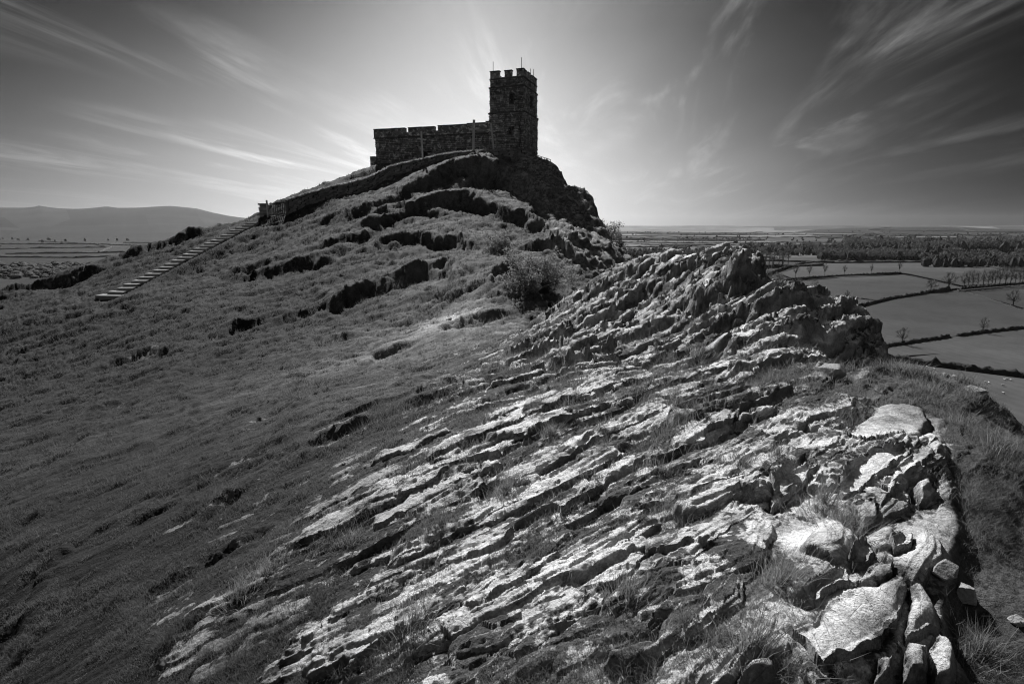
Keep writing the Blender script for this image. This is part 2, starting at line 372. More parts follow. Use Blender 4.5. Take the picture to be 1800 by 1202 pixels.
# ---- ledges (lips) of the knoll and slope: lines in the photograph, height
LIPS = [([(1245,628),(1330,614),(1400,602),(1442,592)],.42,.42),([(1235,590),(1330,565),(1440,548)],.30,.35),([(1190,545),(1260,524),(1335,500)],.42,.5),([(1075,548),(1130,522),(1190,500)],.3,.45),
 ([(590,408),(620,390),(665,370),(710,348),(750,326),(800,304),(850,299),(900,312),(950,345),(965,372)],.75,1.6),
 ([(600,425),(640,410),(700,380),(760,360),(830,360),(880,368),(940,392),(1000,430),(1030,455)],.85,1.8),
 ([(640,440),(700,424),(760,420),(820,432),(850,450)],.55,1.4),
 ([(790,335),(830,320),(880,322),(930,345),(950,370)],.6,1.0),
 ([(395,498),(430,485),(500,470),(560,460),(600,455)],.5,1.9),
 ([(560,545),(600,530),(650,512),(700,500),(760,490),(810,492)],.6,1.4),
 ([(700,500),(740,486),(790,482),(812,510)],.45,.9),
 ([(850,515),(870,482),(900,470),(960,480)],.6,1.2),
 ([(130,672),(200,640),(260,622),(330,612)],.30,1.6),
 ([(330,612),(420,575),(500,560),(560,545)],.28,1.4),
 ([(130,735),(180,715),(230,700),(285,690)],.22,1.5),
 ([(610,655),(650,630),(700,612),(730,606)],.30,.6),
 ([(510,625),(560,600),(640,590),(700,585)],.22,1.),
 ([(760,588),(800,568),(860,556),(900,548)],.35,.8),
 ([(640,395),(700,372),(760,372),(800,380)],.4,.9),
 ([(900,445),(960,440),(1000,452),(1030,480)],.6,.8),
 ([(560,440),(610,425),(660,420)],.4,.9),
 ([(0,515),(60,500),(120,492),(180,480)],.5,1.4),
 ([(228,455),(260,440),(300,428),(360,408)],.5,1.2),
 ([(430,745),(480,722),(520,706),(560,698)],.10,.3),
 ([(300,880),(400,835),(470,810),(540,795)],.10,.35),
 ([(100,980),(200,925),(330,880)],.09,.35),
 ([(260,1040),(330,1000),(420,950),(500,915)],.12,.35),
 ([(520,800),(560,775),(610,757),(660,735)],.25,.45),
 ([(350,920),(400,880),(440,865)],.18,.35)]
Hl = np.zeros_like(H); darkface = np.zeros_like(H)
for pts, h, wd in LIPS:
    _d = cast(*pts[len(pts)//2])[1]
    if _d > 29: h *= 2.1; wd *= 1.35
    elif _d > 20: h *= 1.4; wd *= 1.1
    P = np.array([cast(a, b)[:2] for a, b in pts]); 
    if P[-1, 0] < P[0, 0]: P = P[::-1]
    lo, hi = P.min(0)-3.5*wd, P.max(0)+3.5*wd
    r0, r1 = np.searchsorted(Yr, [max(lo[1], .9), hi[1]])
    c0, c1 = 0, NC
    x = XX[r0:r1, c0:c1]; y = YY[r0:r1, c0:c1]
    wob = fbm(x*1.1/wd, y*1.1/wd, 71, 4, .6)*wd*.55
    best = np.full_like(x, 1e9); sd = np.zeros_like(x); tt = np.zeros_like(x)
    for i in range(len(P)-1):
        a, b_ = P[i], P[i+1]; d = b_-a; L = np.hypot(*d)+1e-6
        t = np.clip(((x-a[0])*d[0]+(y-a[1])*d[1])/L**2, 0, 1)
        ex = x-(a[0]+t*d[0]); ey = y-(a[1]+t*d[1]); dist = np.hypot(ex, ey)
        s_ = (d[0]*(y-a[1])-d[1]*(x-a[0]))/L
        mk = dist < best; best = np.where(mk, dist, best); sd = np.where(mk, np.sign(s_)*dist, sd); tt = np.where(mk, (i+t)/(len(P)-1), tt)
    s_ = sd + wob
    tp = np.minimum(sm(tt, 0, .16), sm(1-tt, 0, .16)) * (1-sm(best, 2.2*wd, 3.4*wd)) * (.75+.5*fbm(x*.8/wd, y*.8/wd, 77, 2))
    back = np.exp(-np.maximum(s_, 0)/wd/(1.5 if _d > 29 else .8))
    front = 1-1.55*sm(-s_, 0, wd*.42)
    f = np.where(s_ > 0, h*.55*back, h*.55*front*np.exp(-np.maximum(-s_-wd*.32, 0)/(.9*wd)))
    Hl[r0:r1, c0:c1] += f*tp
    darkface[r0:r1, c0:c1] = np.maximum(darkface[r0:r1, c0:c1], tp*sm(-s_, -.05*wd, .05*wd)*(1-sm(-s_, wd*.32, wd*.8)))
H += Hl

# ---- rock slabs
rockmask = np.zeros_like(H); slabid = np.full(H.shape, -1, np.int32)
SX = np.zeros_like(H); SY = np.zeros_like(H)
HS = np.zeros_like(H)
warp1 = fbm(XX*2.2, YY*2.2, 21, 4, .6); warp2 = fbm(XX*2.2+40, YY*2.2-11, 23, 4, .6)
warp3 = fbm(XX*9, YY*9, 25, 3, .6)
slabs = []
def add_slab(p0, p1, wd, hh, sid, edge_sharp=.010, lift=0., tilt=.75):
    p0 = np.asarray(p0[:2], float); p1 = np.asarray(p1[:2], float)
    if p1[0] < p0[0]: p0, p1 = p1, p0
    d = p1-p0; L = np.hypot(*d); d /= L; n = np.array([-d[1], d[0]])     # n points behind (away from camera)
    if n[1] < 0: n = -n
    c = (p0+p1)/2; R = L/2+wd+.1
    r0, r1 = np.searchsorted(Yr, [max(c[1]-R, .86), c[1]+R])
    if r1-r0 < 2: return
    ulo = (c[0]-R)/(c[1]-R if c[0]-R < 0 else c[1]+R) if c[1] > R else -9
    uhi = (c[0]+R)/(c[1]-R if c[0]+R > 0 else c[1]+R) if c[1] > R else 9
    c0, c1 = np.searchsorted(us, [ulo, uhi])
    if c1-c0 < 2: return
    sl_ = (slice(r0, r1), slice(c0, c1))
    x = XX[sl_]; y = YY[sl_]; sc = min(wd, .5)
    k = min(wd, .10+.022*c[1])
    wa = (warp1[sl_]*.55+warp3[sl_]*.14)*k; wb = (warp2[sl_]*.5+warp3[sl_]*.14)*k*.8
    a = ((x-c[0])*d[0]+(y-c[1])*d[1])+wa*1.5; b = ((x-p0[0])*n[0]+(y-p0[1])*n[1])+wb
    t = np.abs(a)/(L/2)
    wl = wd*np.sqrt(np.clip(1-t**2.6, 0, 1))                   # width tapers to the ends
    off = wd*.35*t**2                                           # front edge curves back at the ends
    bb = b-off
    inside = (t < 1) & (bb > 0) & (bb < wl)
    es = max(edge_sharp, .0035*c[1])
    t1 = wd*.14*(1+.6*warp3[sl_]) ; t2 = wd*.32*(1+.8*warp2[sl_])
    fs_ = .62*sm(bb, -es, es*.5)+.21*sm(bb-t1, -es*.6, es*.4)+.17*sm(bb-t2, -es*.6, es*.4)
    prof = (1-tilt*np.clip(bb/(wd+1e-6), 0, 1))*fs_*(1-sm(t, .86, 1.0)*.6)*(1-sm(bb/(wl+1e-6), .85, 1.0)*.85)
    hnew = (hh*prof + lift)*(t < 1)*(bb > -es)*(bb < wl+.001)
    cur = HS[sl_]
    mk = (hnew > cur+1e-5)
    gouge = -.35*hh*np.exp(np.minimum(bb, 0)/(.28*wd))*(bb <= 0)*(1-sm(t, .7, 1.))
    HS[sl_] = np.where(mk, hnew, np.where((cur <= 0) & (bb <= 0), np.minimum(cur, gouge), cur))
    rockmask[sl_] = np.where(mk & (prof > .12), np.clip(1.22-1.0*np.clip(bb/(wl+1e-6), 0, 1), 0, 1), rockmask[sl_])
    slabid[sl_] = np.where(mk & (prof > .12), sid, slabid[sl_])
    push = .35*hh*(.4+.6*sm(y, 2., 5.))*np.exp(-np.maximum(bb, 0)/(.25*wd+.01))*sm(bb, -es*.3, es*.6)
    SX[sl_] = np.where(mk, -n[0]*push, SX[sl_]); SY[sl_] = np.where(mk, -n[1]*push, SY[sl_])

# random slabs, drawn with the bedding; then the ones recognisable in the photograph
N_RAND = 2100
cand = []
while len(cand) < N_RAND:
    a = rng.uniform(250, 1690); bpy_ = rng.uniform(440, 1200) if rng.random() < .55 else rng.uniform(440, 700)
    cand.append((a, bpy_))
def rf_at(x, y):
    i = min(max(np.searchsorted(Yr, y), 0), NR-1); j = min(max(np.searchsorted(us, x/y), 0), NC-1); return rockf[i, j], i, j
rand_sl = []
for (a, b_) in cand:
    p = cast(a, b_)
    if p[1] > 14.5: continue
    r, i, j = rf_at(p[0], p[1])
    if a > 1370 and b_ > 860 and rng.random() < .8: continue
    if rng.random() > r**1.3*1.05 or r < .12: continue
    # local strike: bedding line on the local slope
    i2 = min(i+6, NR-1); j2 = min(j+6, NC-1)
    gy = (S[i2, j]-S[i, j])/(YY[i2, j]-YY[i, j]) - (S[i, j2]-S[i, j])/(XX[i, j2]-XX[i, j])*(XX[i2, j]-XX[i, j])/(YY[i2, j]-YY[i, j])
    gx = (S[i, j2]-S[i, j])/(XX[i, j2]-XX[i, j])
    ang = math.atan2(-gx, gy)                                     # along-strike direction
    ang = max(min(ang, math.radians(52)), math.radians(-6)) + rng.normal(0, .10)
    if p[1] > 7.2: ang = math.radians(30)+rng.normal(0, .12)
    sc = min(1.0, .30+.16*p[1]); sc = min(sc, 1.5)
    L = sc*rng.lognormal(-.48, .5)*(.6+.5*r); L = min(L, 1.3*sc)
    wd = L*rng.uniform(.16, .34)
    hh = wd*rng.uniform(.3, .65)*(.5+.5*r)
    if p[1] > 6.5: wd *= .62; hh *= .8
    hh = min(hh, .065+.014*p[1])*(.15+.85*sm(r, .2, .75))
    d = np.array([math.cos(ang), math.sin(ang)])
    rand_sl.append((L*wd, p[:2]-d*L/2, p[:2]+d*L/2, wd, hh))
rand_sl.sort(key=lambda t: -t[0])
for k, (ar, p0, p1, wd, hh) in enumerate(rand_sl): add_slab(p0, p1, wd, hh, k, tilt=rng.uniform(.3, .95))
HAND = [  # front edge in the photograph, width factor, height factor
 ((1190,775),(1405,705),.20,1.3),((1202,722),(1300,682),.2,1),((1291,682),(1433,635),.18,1.2),((1175,693),(1245,667),.3,1.2),
 ((1091,653),(1160,624),.3,1.2),((984,731),(1078,687),.25,1),((1162,762),(1207,731),.4,.8),((1184,813),(1282,775),.3,1.2),
 ((1198,838),(1315,798),.25,1.2),((1335,806),(1407,775),.3,1),((1408,771),(1462,750),.3,1.2),((1060,904),(1142,878),.38,1.3),
 ((967,931),(1056,864),.32,1),((913,873),(971,833),.3,1),((900,789),(953,749),.3,1),((944,815),(1015,784),.25,1),((1011,833),(1113,798),.22,1),
 ((1113,838),(1189,807),.25,1),((1193,949),(1349,890),.30,1.4),((1353,912),(1430,862),.55,1.3),((1464,838),(1632,765),.55,.35),
 ((1455,890),(1600,822),.40,.5),((1440,838),(1560,770),.35,.5),((1491,945),(1640,893),.40,.6),((1513,784),(1640,752),.9,.35),
 ((1182,987),(1351,933),.24,1.1),((1138,991),(1249,947),.25,1),((1151,1055),(1329,1003),.24,1.1),((1120,1122),(1252,1085),.30,1.3),
 ((1173,1135),(1291,1103),.22,1),((1018,1040),(1120,995),.35,1.2),((1400,1085),(1492,1028),.40,1.0),((1484,1015),(1533,975),.8,1.1),
 ((1493,1040),(1571,1013),.4,1.0),((1391,1160),(1590,1105),.50,.5),((1587,1130),(1652,1118),.9,.8),((1600,1195),(1690,1170),.7,.8),
 ((1556,1000),(1602,975),.8,1.2),((1067,1200),(1190,1173),.35,1.),((758,831),(808,809),.3,1),((824,813),(884,791),.3,1),
 ((833,947),(969,880),.2,1.),((962,929),(1056,867),.2,1),((771,1151),(862,1085),.35,.7),((762,1062),(835,1015),.28,1),
 ((687,1044),(746,1018),.3,1),((850,1012),(944,958),.2,1.4),((910,1022),(990,980),.3,1.2),((536,1129),(604,1107),.2,.8),((589,1187),(658,1147),.22,.8),
 ((869,1164),(915,1138),.4,1),((985,1095),(1022,1077),.4,1),((718,902),(790,876),.25,.8),((980,729),(1031,707),.3,1),
 ((1310,1180),(1395,1150),.4,.8),((1410,1190),(1560,1170),.5,.5),((1205,860),(1290,838),.25,1.2),((430,742),(500,718),.10,.5),((500,716),(562,698),.10,.5),
 # middle outcrops, thin stacked layers
 ((1205,600),(1330,545),.22,1.2),((1225,575),(1340,530),.2,1.2),((1245,545),(1350,512),.2,1.3),((1300,560),(1440,520),.2,1.3),((1340,575),(1445,540),.2,1.5),
 ((1195,610),(1300,580),.2,1.2),((1330,600),(1435,560),.2,1.6),((1280,600),(1330,580),.2,1.2),((1260,625),(1400,590),.16,1.2),((1180,640),(1290,612),.18,1.2),((1300,640),(1435,608),.16,1.3),
 ((1485,545),(1530,545),.5,1.2),((1480,565),(1535,572),.4,1.5),((1480,595),(1540,600),.4,1.5),
 ((1035,550),(1120,523),.25,1.2),((1015,530),(1110,500),.25,1.2),((1080,520),(1190,480),.2,1.3),((1120,505),(1215,470),.2,1.4),((1180,500),(1285,460),.25,1.6),
 ((1210,470),(1285,450),.3,1.5),((1140,540),(1240,512),.2,1.3),((1300,475),(1335,470),.5,1.5),((1060,560),(1140,540),.3,1.3),((1000,600),(1090,570),.25,1.2),((930,620),(1010,585),.25,1.1),
 ((1160,560),(1260,530),.2,1.3),((1000,650),(1100,610),.2,1.1),((900,655),(985,620),.2,1.1),((1110,610),(1180,585),.2,1.1),((1290,510),(1350,500),.3,1.2)]
hid = 20000
for (a, b_, wf, hf) in HAND:
    p0, p1 = cast(*a), cast(*b_)
    L = np.hypot(*(p1-p0)[:2])
    if L > 4: p1 = p0+(p1-p0)*4/L; L = 4
    wd = max(wf*L, .04); hh = min(.055+.022*p0[1], .38*wd+.02)*hf
    hh *= .25+.75*sm(rf_at((p0[0]+p1[0])/2, (p0[1]+p1[1])/2)[0], .2, .7)
    if p0[1] > 6.3: wd *= .6; hh *= .85
    add_slab(p0, p1, wd, hh, hid, lift=.015*hf, tilt=.45); hid += 1
print('slabs', len(rand_sl))
wq = (sm(XX, .75, 1.15)*(1-sm(YY, 2.6, 3.1))).astype(F32); HB = HS.copy()
for _ in range(2):
    for ax_ in (0, 1):
        c_ = np.cumsum(np.pad(HB, [(8, 7) if a_ == ax_ else (0, 0) for a_ in (0, 1)], mode='edge'), axis=ax_)
        n_ax = HB.shape[ax_]; HB = (np.take(c_, np.arange(14, n_ax+14), ax_)-np.take(c_, np.arange(0, n_ax), ax_))/14
HS = HS*(1-.62*wq)+HB*.62*wq
SX *= 1-.8*wq; SY *= 1-.8*wq
H += HS
# edge of the big plates on the right: a ledge of rock above the grass slope
rim = np.array([cast(*p)[:2] for p in [(1640,735),(1652,800),(1665,880),(1672,960),(1678,1030),(1640,1100),(1690,1195)]])
rim[:, 0] += 0
ex = np.interp(YY, rim[::-1, 1] if rim[0, 1] > rim[-1, 1] else rim[:, 1], rim[::-1, 0] if rim[0, 1] > rim[-1, 1] else rim[:, 0]).astype(F32)
ex = ex + fbm(YY*3., XX*.3, 91, 2, .5)*F32(.07)
inr = (YY < rim[0, 1]+.05) & (YY > .8)
H -= np.where(inr, sm(XX-ex, -.02, .10)*F32(.08)*sm(rim[0, 1]-YY, 0, 1.3), 0)
rimrock = np.where(inr & (XX-ex > -.5) & (XX-ex < .06), 1., 0.)
# fine layering of the bare rock
rk = np.clip(rockf*1.25, 0, 1)
def beds(fs, fa, seed, wz=.5):
    row = S*fs+fbm(XX*1.1, YY*1.1, seed, 3)*wz*fs*.16+fbm(XX*6, YY*6, seed+1, 2)*.22
    ri_ = np.floor(row); frr = row-ri_
    off = hash2(ri_.astype(np.int64), np.zeros_like(ri_, dtype=np.int64), seed+2)
    cc_ = np.floor(A*fa*(.7+.6*off)+off*17+fbm(XX*5, YY*5, seed+3, 2)*.25+(frr-.5)*.5).astype(np.int64)
    hsh = hash2(ri_.astype(np.int64), cc_, seed+4)
    return hsh, frr
b1h, b1f = beds(4.2, .95, 401); b2h, b2f = beds(12., 3.1, 411); b3h, b3f = beds(1.7, .30, 421)
nearb = 1-sm(YY, 5.5, 8); calm = 1-.95*wq; b4h, b4f = beds(5.2, .42, 431)
H += rk*(nearb*((b1h-.4)*F32(.060)*calm-b1f*F32(.02)*calm+(b2h-.5)*F32(.020)*calm) + (1-nearb)*(1-sm(YY, 15, 20))*((b3h-.45)*F32(.15)+(b4h-.5)*F32(.12)-b4f*F32(.06)+(b2h-.5)*F32(.02)))
fine = ((S*13+fbm(XX*1.3, YY*1.3, 31, 4)*1.4) % 1.0)
fine2 = ((S*37+fbm(XX*2.3, YY*2.3, 33, 4)*2.2) % 1.0)
H += rk*near*(fine*F32(.014)*(1-.95*wq)*(.4+np.abs(fbm(XX*1.7, YY*1.7, 35, 2)))*2 + fine2*F32(.011)*(1-.9*wq))
far_layers = ((S*3.3+fbm(XX*.6, YY*.6, 37, 4)*1.3) % 1.0)
H += rk*far_layers*F32(.10)*sm(YY, 5.5, 8)*(1-sm(YY, 14, 17))
H += fbm(A*1.1, S*9, 45, 4, .6)*F32(.030)*(1-rk)*near
H += fbm(XX*14, YY*14, 41, 3, .6)*F32(.007)*near*(1-.6*wq)
H += fbm(XX*45, YY*45, 43, 2, .6)*F32(.0018)*(YY < 5)
# broad flat plates of the right-hand outcrop, parted by cracks (outlines in the photograph)
PL = [[(880,1010),(930,1060),(1000,1150),(1080,1105),(1170,1060),(1290,970),(1320,880),(1330,810),(1290,800),(1150,840),(1040,900),(960,970)],
 [(1345,820),(1400,830),(1460,930),(1470,970),(1420,1010),(1325,1040),(1335,960),(1350,900)],
 [(890,890),(960,830),(1040,770),(1085,765),(1110,795),(1050,815),(980,890),(930,900)],
 [(1090,735),(1120,680),(1180,660),(1205,700),(1170,745),(1110,765)],[(1125,795),(1200,750),(1280,745),(1270,790),(1200,812)],
 [(1250,660),(1350,630),(1340,690),(1280,700)],[(1420,1080),(1480,1010),(1530,1080),(1550,1190),(1440,1190)],[(1190,1190),(1210,1120),(1285,1105),(1290,1190)],
 [(1060,440),(1080,370),(1180,290),(1300,272),(1335,295),(1210,400),(1130,470),(1070,475)],
 [(1080,232),(1200,120),(1290,95),(1400,122),(1440,170),(1400,210),(1270,245),(1150,258)],[(1150,600),(1105,515),(1200,500),(1215,560)],
 [(792,430),(930,362),(970,380),(870,470),(797,530)],[(1340,410),(1440,380),(1450,440),(1380,470)],[(1230,440),(1330,320),(1400,250),(1425,300),(1340,400),(1260,470)],
 [(650,1190),(700,1120),(800,1110),(840,1190)],[(1340,1060),(1405,1030),(1415,1090),(1420,1190),(1310,1190),(1310,1110)]]
platem = np.zeros_like(H)
for k, pl in enumerate(PL):
    P = np.array([cast(1000+a/2.25, 680+b_/2.25)[:2] for a, b_ in pl]); lo, hi = P.min(0)-.12, P.max(0)+.12
    r0, r1 = np.searchsorted(Yr, [lo[1], hi[1]]); c0, c1 = np.searchsorted(us, [lo[0]/max(lo[1], .9), hi[0]/max(lo[1], .9)]); c0 = max(0, np.searchsorted(us, lo[0]/hi[1])-2)
    g_ = (slice(r0, r1), slice(c0, c1)); wx = fbm(XX[g_]*7, YY[g_]*7, 501+k, 4, .6)*.028; wy_ = fbm(XX[g_]*7+9, YY[g_]*7, 521+k, 4, .6)*.028
    x = XX[g_]+wx; y = YY[g_]+wy_; dm = np.full_like(x, 9.); ins = np.zeros(x.shape, bool)
    for i in range(len(P)):
        a, b_ = P[i], P[(i+1) % len(P)]; d = b_-a; t = np.clip(((x-a[0])*d[0]+(y-a[1])*d[1])/(d@d), 0, 1); dm = np.minimum(dm, np.hypot(x-a[0]-t*d[0], y-a[1]-t*d[1]))
        ins ^= ((a[1] > y) != (b_[1] > y)) & (x < (b_[0]-a[0])*(y-a[1])/(b_[1]-a[1]+1e-12)+a[0])
    sd = np.where(ins, dm, -dm); m_ = sm(sd, .0, .012+.0075*float(P[:, 1].mean())); cen = P.mean(0); rr_ = random.Random(k)
    tilt_ = (x-cen[0])*rr_.uniform(-.06, .06)+(y-cen[1])*rr_.uniform(-.03, .08)
    hp = .05+rr_.uniform(0, .035)+tilt_+fbm(x*3.2, y*3.2, 541, 3)*.012-.02*np.exp(-np.maximum(sd, 0)/.03)
    H[g_] = (H[g_]-.045*np.exp(-np.maximum(-sd, 0)/.03)*(sd <= 0))*(1-m_)+hp*m_
    platem[g_] = np.maximum(platem[g_], m_); slabid[g_] = np.where(m_ > .3, 30000+k, slabid[g_]); SX[g_] *= 1-m_; SY[g_] *= 1-m_
H += np.clip(fbm(XX*1.7, YY*1.7, 47, 4, .55)-.12, 0, 1)*F32(.20)*(1-rk)*(1-sm(YY, 12, 20))*sm(YY, 2, 4)
# cave-dark hollow and path scrape
def dimple(px, py, r, dpt, flat=1.):
    p = cast(px, py); d2 = ((XX-p[0])/r)**2+((YY-p[1])/(r*flat))**2
    H[:] -= F32(dpt)*np.exp(-d2)
dimple(775, 548, 1.4, .18, 1.6); dimple(850, 326, .8, .6)
Z = Zm + H
e_wob = fbm(YY*1.1, XX*.15, 51, 5, .62)*(.10+.034*np.minimum(YY, 45))
Z = Z - edge_drop(XX, YY, e_wob)
Z = np.maximum(Z, -87+0*Z)
# the ground under the flight of steps is graded to their line
sb_, se_ = np.array([-27.2, 38.2]), np.array([-22.9, 51.0]); dl = se_-sb_; ll = np.hypot(*dl)
tl = ((XX-sb_[0])*dl[0]+(YY-sb_[1])*dl[1])/ll**2; dl_ = np.abs((XX-sb_[0])*dl[1]-(YY-sb_[1])*dl[0])/ll
zl = at(188, 521, 38.2)[2]*(1-tl)+at(455, 392.5, 51.)[2]*tl-.21
ws = (1-sm(dl_, .85, 2.2))*sm(tl, -.12, .0)*(1-sm(tl, 1.0, 1.08)); Z = Z*(1-ws)+(zl+(dl_ > .7)*.12)*ws
# the steep right side and cliff: push rock sideways with noise for ribs and ledges
e = np.interp(YY, EDGE[:, 0], EDGE[:, 1]); cliff = sm(XX-e, -.55, .2)*sm(YY, 6.3, 8)*(.45+.55*sm(YY, 13, 20))
cf2 = sm(XX-(e-.17*YY), 0, 1.5)*sm(YY, 26, 34)
V = np.stack([XX+SX, YY+SY, Z], -1).astype(F32)
du = np.gradient(V, axis=1); dv = np.gradient(V, axis=0)
Nn = np.cross(du, dv); Nn /= np.linalg.norm(Nn, axis=-1, keepdims=True)+1e-9
steep = 1-Nn[..., 2]
rough = np.clip(cliff+cf2, 0, 1)
dsp = fbm(V[..., 0]*.9+V[..., 1]*.5, V[..., 2]*1.1+V[..., 1]*.4, 61, 5, .6)*F32(.55)*rough*sm(YY, 15, 30)
dsp += fbm(V[..., 0]*1.8+V[..., 1], V[..., 2]*2.6-V[..., 1]*.5, 67, 4, .6)*F32(.34)*darkface*sm(YY, 20, 30)
dsp += fbm(V[..., 0]*4+V[..., 1]*2, V[..., 2]*4-V[..., 1], 63, 4, .6)*F32(.10)*np.clip(rough+darkface*.6, 0, 1)
dsp += fbm(V[..., 0]*13+V[..., 1]*5, V[..., 2]*17, 65, 3, .6)*F32(.012)*(1-platem)*np.clip(steep*2, 0, 1)*near*(1-.8*wq)
V += Nn*dsp[..., None]
du = np.gradient(V, axis=1); dv = np.gradient(V, axis=0)
Nn = np.cross(du, dv); Nn /= np.linalg.norm(Nn, axis=-1, keepdims=True)+1e-9
# rock / turf masks and surface tones, with some light and shade painted in
lowb = np.where(YY < 7, b1h, b3h*.5+b1h*.5)
rm = np.maximum(rockmask*.98*(.55+.45*sm(lowb, .28, .36)), rimrock*.75)
rm *= .8+.2*sm(b2h, .15, .3)
rm = np.maximum(rm, platem*1.25)
wq2 = sm(XX, 1.0, 1.35)*(1-sm(YY, 3.8, 4.6))*(XX < ex+.02); rm = np.maximum(rm, wq2*(.62+.35*fbm(XX*3, YY*3, 82, 3)))
rm = np.maximum(rm, rk*.42+.34*fbm(A*2, S*7, 81, 4, .6)*(rk > .3))
rm = np.maximum(rm, np.clip(rough*1.1*(.55+.6*fbm(XX*.7+Z*.5, YY*.7+Z, 83, 3)), 0, 1))
rm = np.maximum(rm, darkface*(.5+.5*fbm(XX*1.3, YY*1.3, 85, 3))*sm(YY, 10, 20))
rm = np.maximum(rm, .95*sm(1-Nn[..., 2], .22, .45)*(rk > .3))
scr = cast(500, 712); 
lich_shade = (.62+.24*np.clip(rockmask+platem, 0, 1)) - .64*sm(YY, 13, 22) + .45*np.clip(rough, 0, 1)*sm(YY, 25, 35) - .10*(1-sm(XX/YY, -.55, .0))
lich_shade = lich_shade*(1+.3*fbm(XX*.8, YY*.8, 87, 3))*(.36+.64*sm(rockf+.12*fbm(XX, YY, 84, 3), .25, .72))*(.82+.36*b1h)
lich_shade = lich_shade*(.42+.58*sm(Nn[..., 2], .45, .8))*(1-.15*sm(YY, 6.5, 8))+.16*darkface*sm(YY, 15, 25)  # steep faces darkened in the colour, painting the shade of slab fronts
turf = .175 - .135*sm(-XX/YY, -.10, .68) - .055*sm(YY, 12, 34)  # darker to the left: edge darkening of the view painted into the turf
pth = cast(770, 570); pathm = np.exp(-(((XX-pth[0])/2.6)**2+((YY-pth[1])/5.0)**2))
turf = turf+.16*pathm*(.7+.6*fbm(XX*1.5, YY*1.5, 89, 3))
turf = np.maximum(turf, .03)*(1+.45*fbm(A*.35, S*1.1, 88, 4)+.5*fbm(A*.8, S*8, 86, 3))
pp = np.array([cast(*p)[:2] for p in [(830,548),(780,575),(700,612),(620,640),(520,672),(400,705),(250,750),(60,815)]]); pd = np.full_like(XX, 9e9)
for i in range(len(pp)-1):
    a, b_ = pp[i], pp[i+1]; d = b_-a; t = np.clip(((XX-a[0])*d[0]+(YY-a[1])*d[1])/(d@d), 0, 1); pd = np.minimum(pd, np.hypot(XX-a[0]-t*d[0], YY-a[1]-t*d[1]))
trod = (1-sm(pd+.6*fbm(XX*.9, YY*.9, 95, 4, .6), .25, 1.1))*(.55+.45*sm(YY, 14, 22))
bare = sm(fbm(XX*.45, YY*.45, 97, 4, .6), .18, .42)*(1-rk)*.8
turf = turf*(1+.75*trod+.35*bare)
crest = np.clip(wr_*.7+Hl*1.1+.15, 0, 1)*sm(YY, 6, 20)  # tops of hummocks and lips, where sunlit rims are painted into the turf
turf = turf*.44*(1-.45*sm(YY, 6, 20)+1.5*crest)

idx = np.arange(NR*NC, dtype=np.int32).reshape(NR, NC)
q = np.stack([idx[:-1, :-1], idx[:-1, 1:], idx[1:, 1:], idx[1:, :-1]], -1).reshape(-1, 4)
sid_face = slabid[:-1, :-1].ravel()
Vf = V.reshape(-1, 3); Af = dict(rock=rm.ravel(), lichen_shade=lich_shade.ravel(), turf=turf.ravel()); Nf = Nn.reshape(-1, 3)
ids, cnt = np.unique(sid_face[sid_face >= 0], return_counts=True)
# the biggest slabs become parts of the hill, each a mesh of its own
order = ids[np.argsort(-cnt)]; keep = [i for i in order if i >= 20000][:100]
keep += [i for i in order if i < 20000][:294-len(keep)]
keepset = np.isin(sid_face, keep)
def sub(name, fidx, parent=None):
    f = q[fidx]; uq, inv = np.unique(f.ravel(), return_inverse=True)
    me = mesh_np(name, Vf[uq], inv.reshape(-1, 4), M_ground, True, {k: v[uq] for k, v in Af.items()})
    me.normals_split_custom_set_from_vertices(Nf[uq].tolist()) if name != 'hill' else None
    return link(name, me, parent)
hill = tag(sub('hill', np.nonzero(~keepset)[0]), kind='structure')
srt = np.argsort(sid_face, kind='stable'); ss = sid_face[srt]
for i in keep:
    a, b_ = np.searchsorted(ss, [i, i+1])
    if b_-a < 12: continue
    sub('rock_slab', srt[a:b_], hill)

def ground(x, y):
    """height of the finished hill at plan points (arrays)"""
    x = np.asarray(x, float); y = np.asarray(y, float)
    r = np.clip(np.interp(y, Yr, np.arange(NR)), 0, NR-1.001); c = np.clip(np.interp(x/y, us, np.arange(NC)), 0, NC-1.001)
    i = r.astype(int); j = c.astype(int); fr = r-i; fc = c-j; Zs = V[..., 2]
    return (Zs[i, j]*(1-fr)*(1-fc)+Zs[i+1, j]*fr*(1-fc)+Zs[i, j+1]*(1-fr)*fc+Zs[i+1, j+1]*fr*fc)

